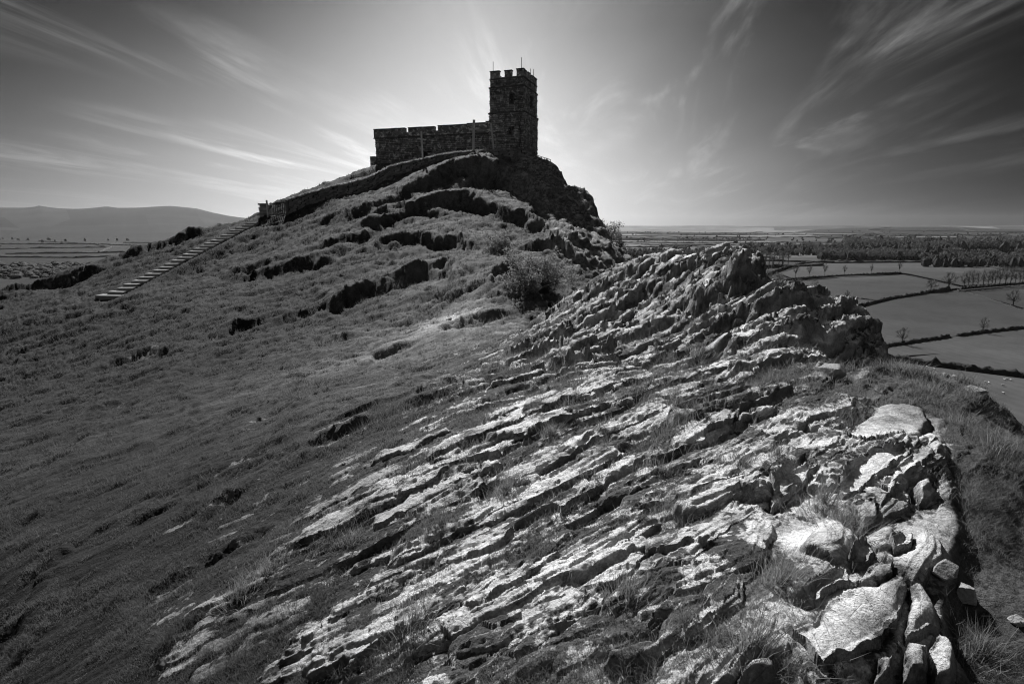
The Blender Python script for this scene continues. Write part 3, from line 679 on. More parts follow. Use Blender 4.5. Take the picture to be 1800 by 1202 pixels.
# ------------------------------------------------------------------ the valley: farmland out to the horizon
SKL = np.array([(-900,372),(-300,366),(0,366),(60,366),(68,362),(85,366),(120,369),(165,369),(178,366),(190,366),(205,368),(215,370),(300,365),(345,369),(390,380),(440,386),(480,396),(540,404),(620,410),(2600,410)], float)
su, sq = ray(SKL[:, 0], SKL[:, 1])
RDG = np.array([(900,405),(1100,404),(1250,404),(1380,405),(1440,403),(1500,401),(1600,399.5),(1690,399),(1740,402),(1800,404),(1900,407)], float)
ru, rq = ray(RDG[:, 0], RDG[:, 1])
def zv(x, y):
    x = np.asarray(x, float); y = np.asarray(y, float); u = x/np.maximum(y, 1)
    z = -84+17*sm(y, 380, 1000)+6*sm(y, 1300, 2600)
    z = z+sm(y, 700, 2500)*7*fbm(x/900., y/900., 201, 3) + sm(y, 2500, 6000)*16*fbm(x/1900., y/1900., 203, 4)
    zc = np.interp(u, su, sq)*6500
    m = sm(y, 2700, 6500)*(1-.0*y)
    moor = (zc+70)*(m**1.15)*(1+.08*fbm(x/700., y/700., 205, 4)*(1-m)) - np.maximum(y-6500, 0)*.12
    z = np.where(u < .1, z+np.maximum(moor, -40)*(1-sm(u, -.37, -.27))*sm(y, 2700, 3200), z)
    rz = np.interp(u, ru, rq)*7200
    r = np.exp(-((y-7200)/1000.)**2)*sm(u, .38, .56)
    z = z+(rz-z)*r
    zf = .0022*y + 26*fbm(x/2300., y/6000., 207, 3)
    z = z+(zf-z)*sm(y, 9500, 12500)
    return z
def vcast(px, py, Y0=200., Y1=9000.):
    u, q_ = ray(px, py); Ys = np.exp(np.linspace(math.log(Y0), math.log(Y1), 900)); qq = zv(u*Ys, Ys)/Ys
    h = np.nonzero(qq >= q_)[0]; i = h[0] if len(h) else len(Ys)-1
    return np.array([u*Ys[i], Ys[i], zv(u*Ys[i], Ys[i])])
m, b = newmat('farmland'); geo = b.n('ShaderNodeNewGeometry'); P = geo.outputs['Position']
t = b.attr('tone'); n1 = b.noise(P, .02, 5, .6); n2 = b.noise(P, .15, 4, .6)
wv = b.n('ShaderNodeTexWave', wave_type='BANDS'); b.put(wv.inputs['Vector'], P); wv.inputs['Scale'].default_value = .045; wv.inputs['Distortion'].default_value = 3.; wv.inputs['Detail'].default_value = 3
n9 = b.noise(P, .0022, 6, .62)
v = b.m('MULTIPLY', b.m('MULTIPLY', b.m('MULTIPLY', t, b.mapr(n9, .3, .7, .55, 1.45)), .56), b.m('ADD', .20, b.m('ADD', b.m('MULTIPLY', n1, .95), b.m('ADD', b.m('MULTIPLY', n2, .55), b.m('MULTIPLY', wv.outputs['Fac'], .10)))))
cc = b.n('ShaderNodeCombineColor'); [b.put(cc.inputs[i], v) for i in range(3)]
M_farm = finish(m, b, cc.outputs[0], .95, spec=.1)
r2 = np.random.default_rng(11)
rows = [170.]
while rows[-1] < 15000: rows.append(rows[-1]*(1.16 if rows[-1] > 700 else 1.3))
cols = np.arange(-1.75, 1.76, .125)
nr, nc_ = len(rows), len(cols)
gu = np.zeros((nr, nc_)); gy = np.zeros((nr, nc_))
for i in range(nr):
    for j in range(nc_):
        gu[i, j] = cols[j]+r2.uniform(-.045, .045)+.03*math.sin(i*1.3); gy[i, j] = rows[i]*math.exp(r2.uniform(-.05, .05)+.05*math.sin(j*.9+i*.6))
K = 6
Vv = []; Fv = []; Tv = []
tt = np.linspace(0, 1, K+1)
for i in range(nr-1):
    for j in range(nc_-1):
        a, b1, c, d = [(gu[p]*gy[p], gy[p]) for p in ((i, j), (i, j+1), (i+1, j+1), (i+1, j))]
        ss_, rr_ = np.meshgrid(tt, tt)
        x = (a[0]*(1-ss_)+b1[0]*ss_)*(1-rr_)+(d[0]*(1-ss_)+c[0]*ss_)*rr_
        y = (a[1]*(1-ss_)+b1[1]*ss_)*(1-rr_)+(d[1]*(1-ss_)+c[1]*ss_)*rr_
        base = sum(len(q_) for q_ in Vv)
        low = 2.0*sm(x/y, .30, .42)*(1-sm(y, 850, 1150))
        Vv.append(np.stack([x, y, zv(x, y)-low], -1).reshape(-1, 3))
        ii = np.arange((K+1)**2).reshape(K+1, K+1)+base
        Fv.append(np.stack([ii[:-1, :-1], ii[:-1, 1:], ii[1:, 1:], ii[1:, :-1]], -1).reshape(-1, 4))
        yy = rows[i]; uu = cols[j]
        tn = r2.choice([.06, .08, .10, .13, .19])*r2.uniform(.85, 1.15)
        if uu < -.3: tn *= .20 if yy < 2800 else .22
        if uu > .4 and yy < 1000: tn = .09
        if uu > .42 and 5200 < yy < 8200: tn = r2.uniform(.03, .06)
        if 0 < uu <= .42 and yy > 3500: tn = r2.uniform(.08, .3)  # far fields made paler: haze brightness painted into their tone
        if 1250 < yy < 2600 and .1 < uu < .42: tn = r2.uniform(.16, .26)
        Tv.append(np.full(K*K, tn))
farm = tag(link('farmland', mesh_np('farmland', np.concatenate(Vv), np.concatenate(Fv), M_farm, True, fattrs={'tone': np.concatenate(Tv)})), kind='structure')
# fields below the ridge, as they lie in the photograph
FIELDS = [([(1450,700),(1540,632),(1640,645),(1810,667),(1900,680),(1900,900),(1600,900)],.14),
 ([(1480,640),(1540,628),(1640,641),(1810,663),(1850,668),(1850,570),(1690,590),(1560,608),(1480,618)],.112),
 ([(1440,600),(1560,606),(1670,592),(1850,572),(1850,560),(1690,512),(1600,520),(1520,540),(1440,560)],.098),
 ([(1700,513),(1850,556),(1850,500),(1800,502)],.088),
 ([(1330,520),(1400,497),(1480,488),(1585,484),(1690,506),(1600,517),(1500,540),(1400,560)],.118),
 ([(1372,482),(1420,465),(1480,458),(1600,456),(1680,461),(1760,475),(1850,485),(1850,494),(1690,502),(1600,482),(1585,480),(1480,483),(1395,490)],.098)]
for k, (pl, tn) in enumerate(FIELDS):
    P = [vcast(a, b_) for a, b_ in pl]; c = np.mean(P, 0); vs = [(p[0], p[1], p[2]+.25+.04*k) for p in P]
    # densify: fan of rings so the sheet follows the ground
    N = 26; vv = []; ff = []; m_ = len(vs)
    dense = []
    for i in range(m_):
        a, b1 = np.array(vs[i][:2]), np.array(vs[(i+1) % m_][:2])
        for s_ in np.linspace(0, 1, 14)[:-1]: dense.append(a+(b1-a)*s_)
    m_ = len(dense)
    for r_ in range(N+1):
        for p in dense:
            x, y = c[:2]+(p-c[:2])*(r_/N if r_ else 1e-3); vv.append((x, y, float(zv(x, y))-.15+.06*k))
    for r_ in range(N):
        for i in range(m_): ff.append((r_*m_+i, (r_+1)*m_+i, (r_+1)*m_+(i+1) % m_, r_*m_+(i+1) % m_))
    tag(link('field', mesh_np('field', vv, ff, M_farm, True, fattrs={'tone': np.full(len(ff), tn)})), kind='structure')

def hedge_mesh(mb, pts, w_, h_, step=3., seed=0):
    pts = [np.asarray(p[:2], float) for p in pts]; L = [0]
    for a, b1 in zip(pts[:-1], pts[1:]): L.append(L[-1]+np.hypot(*(b1-a)))
    n = max(2, int(L[-1]/step)); s_ = np.linspace(0, L[-1], n)
    px_ = np.interp(s_, L, [p[0] for p in pts]); py_ = np.interp(s_, L, [p[1] for p in pts])
    tx = np.gradient(px_); ty = np.gradient(py_); l_ = np.hypot(tx, ty)+1e-9; nx, ny = -ty/l_, tx/l_
    k = 7; vs = []; z0 = zv(px_, py_)
    for i in range(n):
        hh = h_*(.85+.10*r2.normal())
        for j in range(k):
            a = math.pi*j/(k-1); rr = 1+.22*r2.normal()*(0 < j < k-1)
            vs.append((px_[i]+nx[i]*w_/2*math.cos(a)*rr, py_[i]+ny[i]*w_/2*math.cos(a)*rr, z0[i]-.6+(hh+.6)*max(0, math.sin(a))**.6*rr+(1 if j in (0, k-1) else 0)*0))
    fs = [(i*k+j, i*k+j+1, (i+1)*k+j+1, (i+1)*k+j) for i in range(n-1) for j in range(k-1)]
    fs += [tuple(range(k-1, -1, -1)), tuple((n-1)*k+j for j in range(k))]
    mb.add(vs, fs, .5)
HEDGES = [('thick dark hedge bounding the pale sheep field',[(1540,628),(1575,632),(1640,641),(1720,652),(1800,663),(1880,676)],5,4.2),
 ('dark hedge with a round tree growing at its left end',[(1548,611),(1600,603),(1668,593)],4.5,3.6),
 ('dark hedge right of the muddy field gateway',[(1684,591),(1740,584),(1800,577),(1880,566)],4.5,3.6),
 ('long dark hedge rising from the outcrop to the bare trees',[(1500,542),(1560,527),(1620,517),(1668,508)],5.5,4.5),
 ('hedge running under the belt of tall bare trees',[(1690,508),(1740,504),(1800,499),(1880,492)],5,4),
 ('thin faint hedge slanting down towards the right',[(1684,510),(1730,523),(1780,540),(1840,558)],2.5,1.6),
 ('low hedge with the row of six spindly trees',[(1360,497),(1400,490),(1480,485),(1540,482),(1583,480)],4.5,3.),
 ('curved hedge along the top of the large field',[(1345,484),(1372,474),(1410,464),(1460,458),(1530,455),(1600,455.5)],5,4),
 ('scrubby hedge line below the farm buildings',[(1610,456),(1660,459),(1720,467),(1780,476),(1860,484)],5,3.4),
 ('short hedge beside the small tree behind the outcrop',[(1468,521),(1500,524),(1535,529)],3,2.2),
 ('dark hedge behind the crest, under the distant bright fields',[(1090,457),(1160,456),(1230,455)],6,4)]
for k, (lab, pl, w_, h_) in enumerate(HEDGES):
    mb = MB(); hedge_mesh(mb, [vcast(*p) for p in pl], w_*.8, h_*.72, 1.6, k)
    tag(mb.build('hedge', M_hedge, smooth=True), lab, 'hedge', 'hedges round the near fields')
far = MB(); cnt_h = 0
for i in range(nr):
    for j in range(nc_):
        for (di, dj) in ((1, 0), (0, 1)):
            i2, j2 = i+di, j+dj
            if i2 >= nr or j2 >= nc_: continue
            y1 = gy[i, j]; u1 = gu[i, j]
            if y1 < 900 or y1 > 6500 or abs(u1) > 1.1 or (-.3 < u1 < .05): continue
            if u1 > .45 and y1 < 1050: continue
            if r2.random() < .25 or (u1 < 0 and (y1 > 2400 or r2.random() < .4)): continue
            hedge_mesh(far, [(u1*y1, y1), (gu[i2, j2]*gy[i2, j2], gy[i2, j2])], 6 if y1 < 2500 else 9, 4 if y1 < 2500 else 6, 12 if y1 < 2500 else 40, i*7+j)
tag(far.build('distant_hedges', M_hedge, smooth=True), 'distant field hedges of the farmland patchwork', kind='stuff')

# trees: a few grown shapes, copied
def tree_protos():
    out = []
    for kind in ('round', 'round', 'bare', 'bare', 'spindly', 'bush', 'pine'):
        rr = random.Random(len(out)*13+5); tr = MB(); cr = MB()
        hgt = 1.0
        cz, crx, crz, nb, leaf = dict(round=(.62, .42, .36, 16, .075), bare=(.6, .36, .40, 26, .035), spindly=(.66, .17, .33, 14, .03), bush=(.45, .62, .42, 8, .09), pine=(.72, .24, .26, 12, .05))[kind]
        tt_ = .55 if kind != 'pine' else .8
        tr.tube([(0, 0, -.03), (.01, 0, tt_*.5), (rr.uniform(-.03, .03), rr.uniform(-.03, .03), tt_)], [.034, .026, .014] if kind != 'spindly' else [.016, .012, .008], 5)
        tips = []
        for k in range(nb):
            a = rr.uniform(0, 6.28); z0 = rr.uniform(.28 if kind != 'pine' else .5, tt_)
            e_ = rr.uniform(-.5, 1.0); r_ = math.sqrt(max(0, 1-e_*e_))*crx*rr.uniform(.6, 1)
            tip = np.array([math.cos(a)*r_, math.sin(a)*r_, cz+e_*crz]); s0 = np.array([0, 0, z0])
            mid = (s0+tip)/2+np.array([0, 0, -.03]); tr.tube([s0, mid, tip], [.012, .007, .003], 3); tips.append(tip)
            if kind in ('bare', 'spindly'):
                for q_ in range(5):
                    t2 = tip+np.array([rr.uniform(-1, 1)*.09, rr.uniform(-1, 1)*.09, rr.uniform(-.03, .11)]); tr.tube([(mid+tip)/2, t2], [.004, .0025], 3)
        nl = dict(round=620, bare=240, spindly=110, bush=480, pine=300)[kind]
        blobs = [(t_, rr.uniform(.10, .19)*crx/.4) for t_ in tips]+[(np.array([0, 0, cz]), crx*.6)]
        for k in range(nl):
            c_, R = blobs[rr.randrange(len(blobs))]
            d = np.array([rr.gauss(0, 1), rr.gauss(0, 1), rr.gauss(0, 1)]); d /= np.linalg.norm(d)
            p = c_+d*R*rr.uniform(.7, 1.05)*np.array([1, 1, .75])
            if p[2] < .06: continue
            a1 = np.cross(d, [rr.uniform(-1, 1), rr.uniform(-1, 1), rr.uniform(-1, 1)]); a1 /= np.linalg.norm(a1)+1e-6; b1 = np.cross(d, a1)
            s_ = leaf*rr.uniform(.5, 1.1)
            tn = rr.uniform(.1, .9)
            cr.add([p-a1*s_*.5, p+a1*s_*.5+b1*s_*.2, p+b1*s_*.8+d*s_*.2], [(0, 1, 2)], tn)
        out.append((kind, tr, cr))
    return out
protos = []
for kind, tr, cr in tree_protos():
    a = tr.build('trunk', M_bark); c = cr.build('crown', M_leaf)
    protos.append((kind, a.data, c.data)); bpy.data.objects.remove(a); bpy.data.objects.remove(c)
def plant(kind, p, h, label, group=None, cat='tree', wide=1., name='tree'):
    pr = r2.choice([i for i, q_ in enumerate(protos) if q_[0] == kind])
    o = empty(name, p, r2.uniform(0, 6.28)); o.scale = (h*wide, h*wide, h); tag(o, label, cat, group)
    link('trunk', protos[pr][1], o); link('crown', protos[pr][2], o); return o
def plant_px(kind, px, py, hpx, label, group=None, **k):
    p = vcast(px, py); p = p.copy(); p[2] -= .3; return plant(kind, p, hpx/1000.*p[1]/.985, label, group, **k)
G1 = 'single trees standing in the near fields'
plant_px('bare', 1585, 606, 30, 'round leafless tree at the left end of the hedge behind the outcrop', G1, wide=1.1)
plant_px('bare', 1727, 585, 28, 'small leafless tree on the hedge right of the field gateway', G1)
plant_px('round', 1636, 512, 20, 'flat-topped dense tree leaning over the long dark hedge', G1, wide=1.3)
plant_px('bare', 1667, 509, 29, 'wide fan-shaped bare tree at the corner of the long hedge', G1, wide=1.4)
plant_px('bare', 1780, 540, 30, 'solitary round tree on the thin slanting hedge at the right', G1, wide=1.1)
plant_px('spindly', 1488, 529, 18, 'small thin tree just beyond the middle outcrop', G1, wide=1.6)
plant_px('bush', 1498, 536, 15, 'low round bush in front of the small thin tree beyond the outcrop', 'bushes beyond the outcrop', cat='bush', name='bush')
for px, py, h, n_ in [(1398,490,27,'first'),(1422,488,23,'second'),(1449,486,24,'third'),(1484,484,18,'fourth'),(1531,482,18,'fifth'),(1580,480,20,'sixth')]:
    plant_px('spindly', px, py, h, '%s from the left of the six spindly trees along the low field hedge' % n_, 'row of six spindly trees', wide=1.2)
for k in range(15): plant_px('bare', 1694+k*8+r2.uniform(-2, 2), 507.5-k*.62, r2.uniform(26, 34), 'tall bare tree in the close belt above the right-hand fields', 'belt of tall bare trees', wide=.8)
for k in range(10): plant_px('pine', 1334+k*5.5+r2.uniform(-2, 2), 474-k*.6, r2.uniform(22, 29), 'dark straight-trunked tree in the small clump behind the crest', 'clump of straight dark trees')
for px, py, h in [(1342,497,16),(1352,500,14),(1366,502,22),(1372,497,15),(1404,501,12),(1432,503,11),(1351,488,12)]:
    plant_px('bush', px, py, h, 'pale bushy tree at the foot of the field behind the crest', 'bushy trees behind the crest')
BELTS = [(1440,1620,452,458,13,19,48,'round','rounded tree in the wood along the top of the large curved field','wood along the large field'),
 (1620,1800,456,470,14,22,34,'round','tree of the scrubby wood round the farm buildings','wood round the farm'),
 (1300,1480,440,450,12,17,34,'round','tree in the dark wood left of the white house','dark wood beyond the crest'),
 (1480,1680,430,444,12,17,46,'round','tree in the broad dark wood below the white house','broad dark wood'),
 (1680,1830,436,444,17,24,36,'round','tree in the solid dark plantation right of the white house','dark plantation on the right'),
 (1095,1300,447,454,10,15,34,'round','tree of the belt between the two distant bright fields','belt behind the crest'),
 (1120,1340,424,427,4,7,34,'round','tiny tree on the skyline ridge of the distant bright fields','ridge-top trees')]
for x0, x1, y0, y1, h0, h1, n_, kd, lab, gr in BELTS:
    for k in range(n_): plant_px(kd, x0+(x1-x0)*(k+r2.random())/n_, r2.uniform(y0, y1), r2.uniform(h0, h1), lab, gr, wide=1.25)
wood = MB()
n3c = 0
for k in range(2200):     # scattered far trees, too small to tell apart
    y1 = math.exp(r2.uniform(math.log(1500), math.log(6500))); u1 = r2.uniform(.1, 1.1) if r2.random() < .7 else r2.uniform(-1.1, -.35)
    x1 = u1*y1
    if float(fbm(np.array([x1/260.]), np.array([y1/420.]), 231, 3)[0]) < .12+.1*r2.random(): continue
    h = r2.uniform(8, 15); z1 = float(zv(x1, y1)); w_ = h*r2.uniform(.5, 1.4)
    if u1 < 0 and (y1 > 3000 or r2.random() < .5): continue
    vs = []; 
    for zz, rr_ in ((0, .55), (.35, 1.), (.75, .8), (1., .15)):
        for a in range(6): vs.append((x1+math.cos(a*1.05)*w_*.5*rr_*r2.uniform(.8, 1.2), y1+math.sin(a*1.05)*w_*.5*rr_, z1-.5+h*zz*r2.uniform(.92, 1.05)))
    wood.add(vs, [(r_*6+a, r_*6+(a+1) % 6, (r_+1)*6+(a+1) % 6, (r_+1)*6+a) for r_ in range(3) for a in range(6)]+[(18, 19, 20, 21, 22, 23)], r2.random())
for x0, x1, y0, y1, h0, h1, n_, kd, lab, gr in BELTS[:6]+[(-80, 250, 468, 490, 6, 10, 70, '', '', '')]:
    for k in range(n_*8):
        p = vcast(r2.uniform(x0, x1), r2.uniform(y0-2, y1)); h = r2.uniform(h0*.4, h1)*.85/1000*p[1]; w_ = h*(r2.uniform(.4, .8) if x0 > 0 else r2.uniform(1.3, 2.4)); vs = []
        for zz, rr_ in ((0, .7), (.35, 1.), (.72, .85), (1., .3)):
            for a in range(7): vs.append((p[0]+math.cos(a*.9)*w_*.5*rr_*r2.uniform(.75, 1.2), p[1]+math.sin(a*.9)*w_*.5*rr_, p[2]-.5+h*zz*r2.uniform(.85, 1.08)))
        wood.add(vs, [(r_*7+a, r_*7+(a+1) % 7, (r_+1)*7+(a+1) % 7, (r_+1)*7+a) for r_ in range(3) for a in range(7)]+[tuple(range(21, 28))], r2.random()*.6)
M_wood_far = mat_tone('far_canopy', .015, .07, .05, .4, .8)
tag(wood.build('distant_trees', M_wood_far), 'far scattered trees of the valley and moor foot', kind='stuff')

# sheep in the pale field
def sheep():
    o = empty('sheep'); body = MB(); n = 8
    rings = []
    for i, (x, ry, rz, z) in enumerate([(-.52, .06, .08, .62), (-.42, .2, .24, .6), (-.1, .27, .3, .58), (.2, .25, .29, .6), (.42, .17, .22, .64), (.5, .08, .12, .7)]):
        rings += [(x, ry*math.cos(a*2*math.pi/n), z+rz*math.sin(a*2*math.pi/n)) for a in range(n)]
    body.add(rings, [(i*n+a, i*n+(a+1) % n, (i+1)*n+(a+1) % n, (i+1)*n+a) for i in range(5) for a in range(n)]+[tuple(range(n)), tuple(5*n+a for a in range(n))][::1], .6)
    body.build('fleece', M_fleece, o, smooth=True)
    h = MB(); h.tube([(.42, 0, .72), (.58, 0, .84), (.70, 0, .80), (.80, 0, .70)], [.1, .1, .09, .05], 6, .2)
    h.tube([(.58, .07, .88), (.55, .17, .86)], [.03, .01], 4, .2); h.tube([(.58, -.07, .88), (.55, -.17, .86)], [.03, .01], 4, .2); h.build('head', M_fleece, o, smooth=True)
    for sx_ in (-.32, .28):
        for sy_ in (-.12, .12):
            l = MB(); l.tube([(sx_, sy_, .45), (sx_+.02, sy_, .22), (sx_, sy_, -.02)], [.06, .035, .03], 5, .1); l.build('leg', M_bark, o)
    return o
def copy_tree(o, parent=None):
    c = o.copy(); C.collection.objects.link(c)
    if parent is not None: c.parent = parent
    for ch in o.children: copy_tree(ch, c)
    return c
s0 = sheep()
SH = [(1602,643,'white sheep nearest the left end of the thick hedge'),(1629,646,'white sheep just right of the leftmost sheep by the hedge'),(1642,650,'dark-looking sheep close to the two sheep by the hedge'),
 (1732,673,'leftmost of the sheep grazing below the middle of the thick hedge'),(1738,674,'sheep with its back to the leftmost grazing sheep'),(1766,669,'sheep grazing close below the thick hedge on the right'),
 (1770,668,'sheep standing right beside the grazing pair on the right'),(1777,670,'rightmost sheep of the flock below the hedge'),(1763,679,'small sheep alone between the flock and the lower sheep'),(1764,692,'lowest sheep in the pale field')]
for k, (px, py, lab) in enumerate(SH):
    o = s0 if k == 0 else copy_tree(s0); p = vcast(px, py); o.location = (p[0], p[1], p[2]-.1); o.rotation_euler.z = r2.uniform(0, 6.28); o.scale = (1.25,)*3
    tag(o, lab, 'sheep', 'sheep in the pale field')
# houses
def house(px, py, wpx, label, walls, ridge=.5, rz=.2):
    p = vcast(px, py); W = wpx/1000.*p[1]; D = W*.5; Hh = W*.42; o = empty('house', p, rz); tag(o, label, 'house')
    mb = MB(); mb.box((-W/2, -D/2, -.5), (W, 0, 0), (0, D, 0), (0, 0, Hh+.5), .5)
    mb.add([(-W/2, -D/2, Hh), (-W/2, D/2, Hh), (-W/2, 0, Hh+D*ridge)], [(0, 2, 1)]); mb.add([(W/2, -D/2, Hh), (W/2, D/2, Hh), (W/2, 0, Hh+D*ridge)], [(0, 1, 2)]); mb.build('wall', walls, o)
    rf = MB(); e_ = .35
    for s_ in (-1, 1):
        rf.hexa([(-W/2-e_, s_*(D/2+e_), Hh-.15), (W/2+e_, s_*(D/2+e_), Hh-.15), (W/2+e_, 0, Hh+D*ridge+.05), (-W/2-e_, 0, Hh+D*ridge+.05),
                 (-W/2-e_, s_*(D/2+e_), Hh+.1), (W/2+e_, s_*(D/2+e_), Hh+.1), (W/2+e_, 0, Hh+D*ridge+.3), (-W/2-e_, 0, Hh+D*ridge+.3)], .5)
    r_ = rf.build('roof', M_slate, o); ch = MB(); ch.box((W*.32, -.5, Hh+D*ridge*.6), (1., 0, 0), (0, 1., 0), (0, 0, 2.4)); ch.build('chimney', M_stone_dark, r_)
    for k in range(3):
        wn = MB(); wn.box((-W*.35+k*W*.3, -D/2-.06, Hh*.45), (1.2, 0, 0), (0, .05, 0), (0, 0, 1.3)); wn.build('window', M_glass, o)
    dr = MB(); dr.box((W*.02-W*.12, -D/2-.08, 0), (1., 0, 0), (0, .07, 0), (0, 0, 2.1)); dr.build('door', M_wood, o)
house(1670, 434, 9, 'white gabled house among the dark trees near the horizon', M_white, .6, .5)
house(1764, 460, 14, 'low pale-roofed farm building above the scrubby hedge', M_white, .3, -.1)
house(1462, 423, 6, 'far tiny pale farmhouse left of the dark wood', M_white, .5, .2)
# the air: one box of thin haze
hz = MB(); hz.box((-14500, -120, -110), (29000, 0, 0), (0, 16500, 0), (0, 0, 420)); 
mh = bpy.data.materials.new('haze_air'); mh.use_nodes = True; mh.node_tree.nodes.clear(); hb = NB(mh.node_tree)
pv = hb.n('ShaderNodeVolumePrincipled'); pv.inputs['Density'].default_value = 1.3e-5; pv.inputs['Anisotropy'].default_value = .65; pv.inputs['Color'].default_value = (.93, .93, .93, 1)
ho = hb.n('ShaderNodeOutputMaterial'); mh.node_tree.links.new(pv.outputs[0], ho.inputs['Volume'])
tag(hz.build('haze', mh), kind='stuff')
# ------------------------------------------------------------------ church on the summit
r3 = np.random.default_rng(5)
def stone_face(mb, o, du_, dv_, W, Hh, out, ch=(.13, .22), ln=(.22, .55), depth=.09, skip=None):
    """rubble masonry: proud stones with open joints on a face (o + du*W, dv*H), facing 'out'"""
    o, du_, dv_, out = [np.asarray(a, float) for a in (o, du_, dv_, out)]
    z = 0.
    while z < Hh-.04:
        h = min(r3.uniform(*ch), Hh-z); x = 0.
        while x < W-.04:
            l = min(r3.uniform(*ln), W-x)
            if W-x-l < .12: l = W-x
            if not (skip and skip(x+l/2, z+h/2)):
                g_ = .012; d = depth*r3.uniform(.25, 1.); j = lambda: r3.uniform(-.012, .012)
                c = []
                for k_, dd in ((0, -.05), (1, d)):
                    s_ = .018*k_
                    c += [o+du_*(x+g_+s_+j())+dv_*(z+g_+s_+j())+out*dd, o+du_*(x+l-g_-s_+j())+dv_*(z+g_+s_+j())+out*(dd+j()),
                          o+du_*(x+l-g_-s_+j())+dv_*(z+h-g_-s_+j())+out*(dd+j()), o+du_*(x+g_+s_+j())+dv_*(z+h-g_-s_+j())+out*(dd+j())]
                mb.hexa(c, float(np.clip(r3.normal(.45, .28), 0, 1)))
            x += l
        z += h
Z3 = np.array([0, 0, 1.])
th = math.radians(20); Ld = np.array([-math.cos(th), math.sin(th), 0]); Dd = np.array([math.sin(th), math.cos(th), 0])
Cc = np.array([1.15, 58., 0]); TW_, TD_ = 3.6, 4.35
church = empty('stone_church', (float(Cc[0]), float(Cc[1]), 6.2))
tag(church, 'small dark stone church with a battlemented tower on the hilltop', 'church')
def cb(mb, name, mat, parent=church, smooth=False):
    o = mb.build(name, mat, parent, smooth, local=(Cc[0], Cc[1], 6.2) if parent is church else (0, 0, 0)); return o
def cbs(mb, name, mat, parent):
    return mb.build(name, mat, parent, False, local=(Cc[0], Cc[1], 6.2))
zb, z1, z2, z3, zt = 5.4, 10.9, 13.25, 14.05, 14.75
def stage(sh, za, zb_):      # corner points of a stage set back by sh
    o = Cc+Ld*sh+Dd*sh; a = Ld*(TW_-2*sh); b_ = Dd*(TD_-2*sh); return o, a, b_
core = MB(); masonry = MB()
slit = dict()
for sh, za, zz in ((0., zb, z1), (.06, z1, z2), (.11, z2, z3)):
    o, a, b_ = stage(sh, za, zz)
    core.box(o+Z3*za+(Ld+Dd)*.03, b_-Dd*.06, a-Ld*.06, Z3*(zz-za), .2)
    front = lambda x, z, za=za: (za == z1 and 1.0 < x < 1.45 and .75 < z < 1.75) or (za == zb and 1.2 < x < 1.6 and 3.4 < z < 4.2)
    side = lambda x, z, za=za: (za == z1 and 2.0 < x < 2.5 and .75 < z < 1.75)
    stone_face(masonry, o+Z3*za, Ld, Z3, TW_-2*sh, zz-za, -Dd, skip=front)
    stone_face(masonry, o+Z3*za, Dd, Z3, TD_-2*sh, zz-za, -Ld, skip=side)
    stone_face(masonry, o+a+Z3*za, Dd, Z3, TD_-2*sh, zz-za, Ld)
    stone_face(masonry, o+b_+Z3*za, Ld, Z3, TW_-2*sh, zz-za, Dd)
cb(core, 'tower_wall', M_mortar)
ms = tag(cb(masonry, 'tower_stonework', M_stone), kind='stuff')
for zz, sh, pr in ((z1, .03, .13), (z2, .08, .12), (z3-.02, .10, .08)):
    mb = MB(); o, a, b_ = stage(sh, 0, 0)
    for (s0_, d_, L_, n_) in ((o-Dd*pr, Ld, TW_-2*sh, Dd), (o+b_, Ld, TW_-2*sh, Dd), (o-Ld*pr, Dd, TD_-2*sh, Ld), (o+a, Dd, TD_-2*sh, Ld)):
        x = -pr if n_ is Dd else 0.
        while x < L_+(pr if n_ is Dd else 0)-.01:
            l = min(r3.uniform(.5, .8), L_+(pr if n_ is Dd else 0)-x); mb.box(s0_+d_*(x+.005)+Z3*(zz-.06+r3.uniform(-.008, .008)), d_*(l-.01), n_*pr*1.02, Z3*.13, r3.random()); x += l
    cb(mb, 'string_course', M_stone_dark)
# battlements
def merlon(o, d_, n_, x, l, z0_, h):
    mb = MB(); p = o+d_*x+Z3*z0_
    hh = 0
    while hh < h-.03:
        k = min(.19, h-hh); xx = 0.
        while xx < l-.02:
            ll = min(r3.uniform(.2, .4), l-xx)
            if l-xx-ll < .12: ll = l-xx
            mb.box(p+d_*(xx+.006)+Z3*hh+n_*r3.uniform(-.02, .02), d_*(ll-.012), n_*.34, Z3*(k-.012), r3.random()); xx += ll
        hh += k
    cp_ = MB(); cp_.box(p-d_*.04-n_*.05+Z3*h, d_*(l+.08), n_*.44, Z3*.09, r3.random())
    m_ = cb(mb, 'merlon', M_stone); cbs(cp_, 'coping', M_stone_dark, m_)
o, a, b_ = stage(.08, 0, 0); WW, DD = TW_-.16, TD_-.16
for (s0_, d_, n_, L_) in ((o, Ld, Dd, WW), (o+b_-Dd*.34, Ld, Dd, WW), (o, Dd, Ld, DD), (o+a-Ld*.34, Dd, Ld, DD)):
    side_ = n_ is Ld
    wall_ = MB(); wall_.box(s0_+Z3*z3+d_*(.34 if side_ else 0), d_*(L_-(.68 if side_ else 0)), n_*.34, Z3*.12, .4); cb(wall_, 'parapet', M_stone)
    for x, l in ([(0., .72), (1.22, .72), (L_-.95, .95)] if not side_ else [(.36, .5), (1.35, .7), (2.5, .65), (L_-1.0, .62)]):
        merlon(s0_, d_, n_, x, l, z3+.12, .56-r3.uniform(0, .06))
for x, y, l in ((.35, .25, 1.75), (TW_-.9, .25, .0), (TW_-.32, .3, 1.65), (1.35, TD_-.3, 1.4), (.35, TD_-.35, 1.6), (.22, 2.6, 1.3)):
    if l: mb = MB(); p = Cc+Ld*x+Dd*y; mb.tube([p+Z3*z3, p+Z3*(z3+l)], .028, 5); cb(mb, 'roof_rod', M_metal)
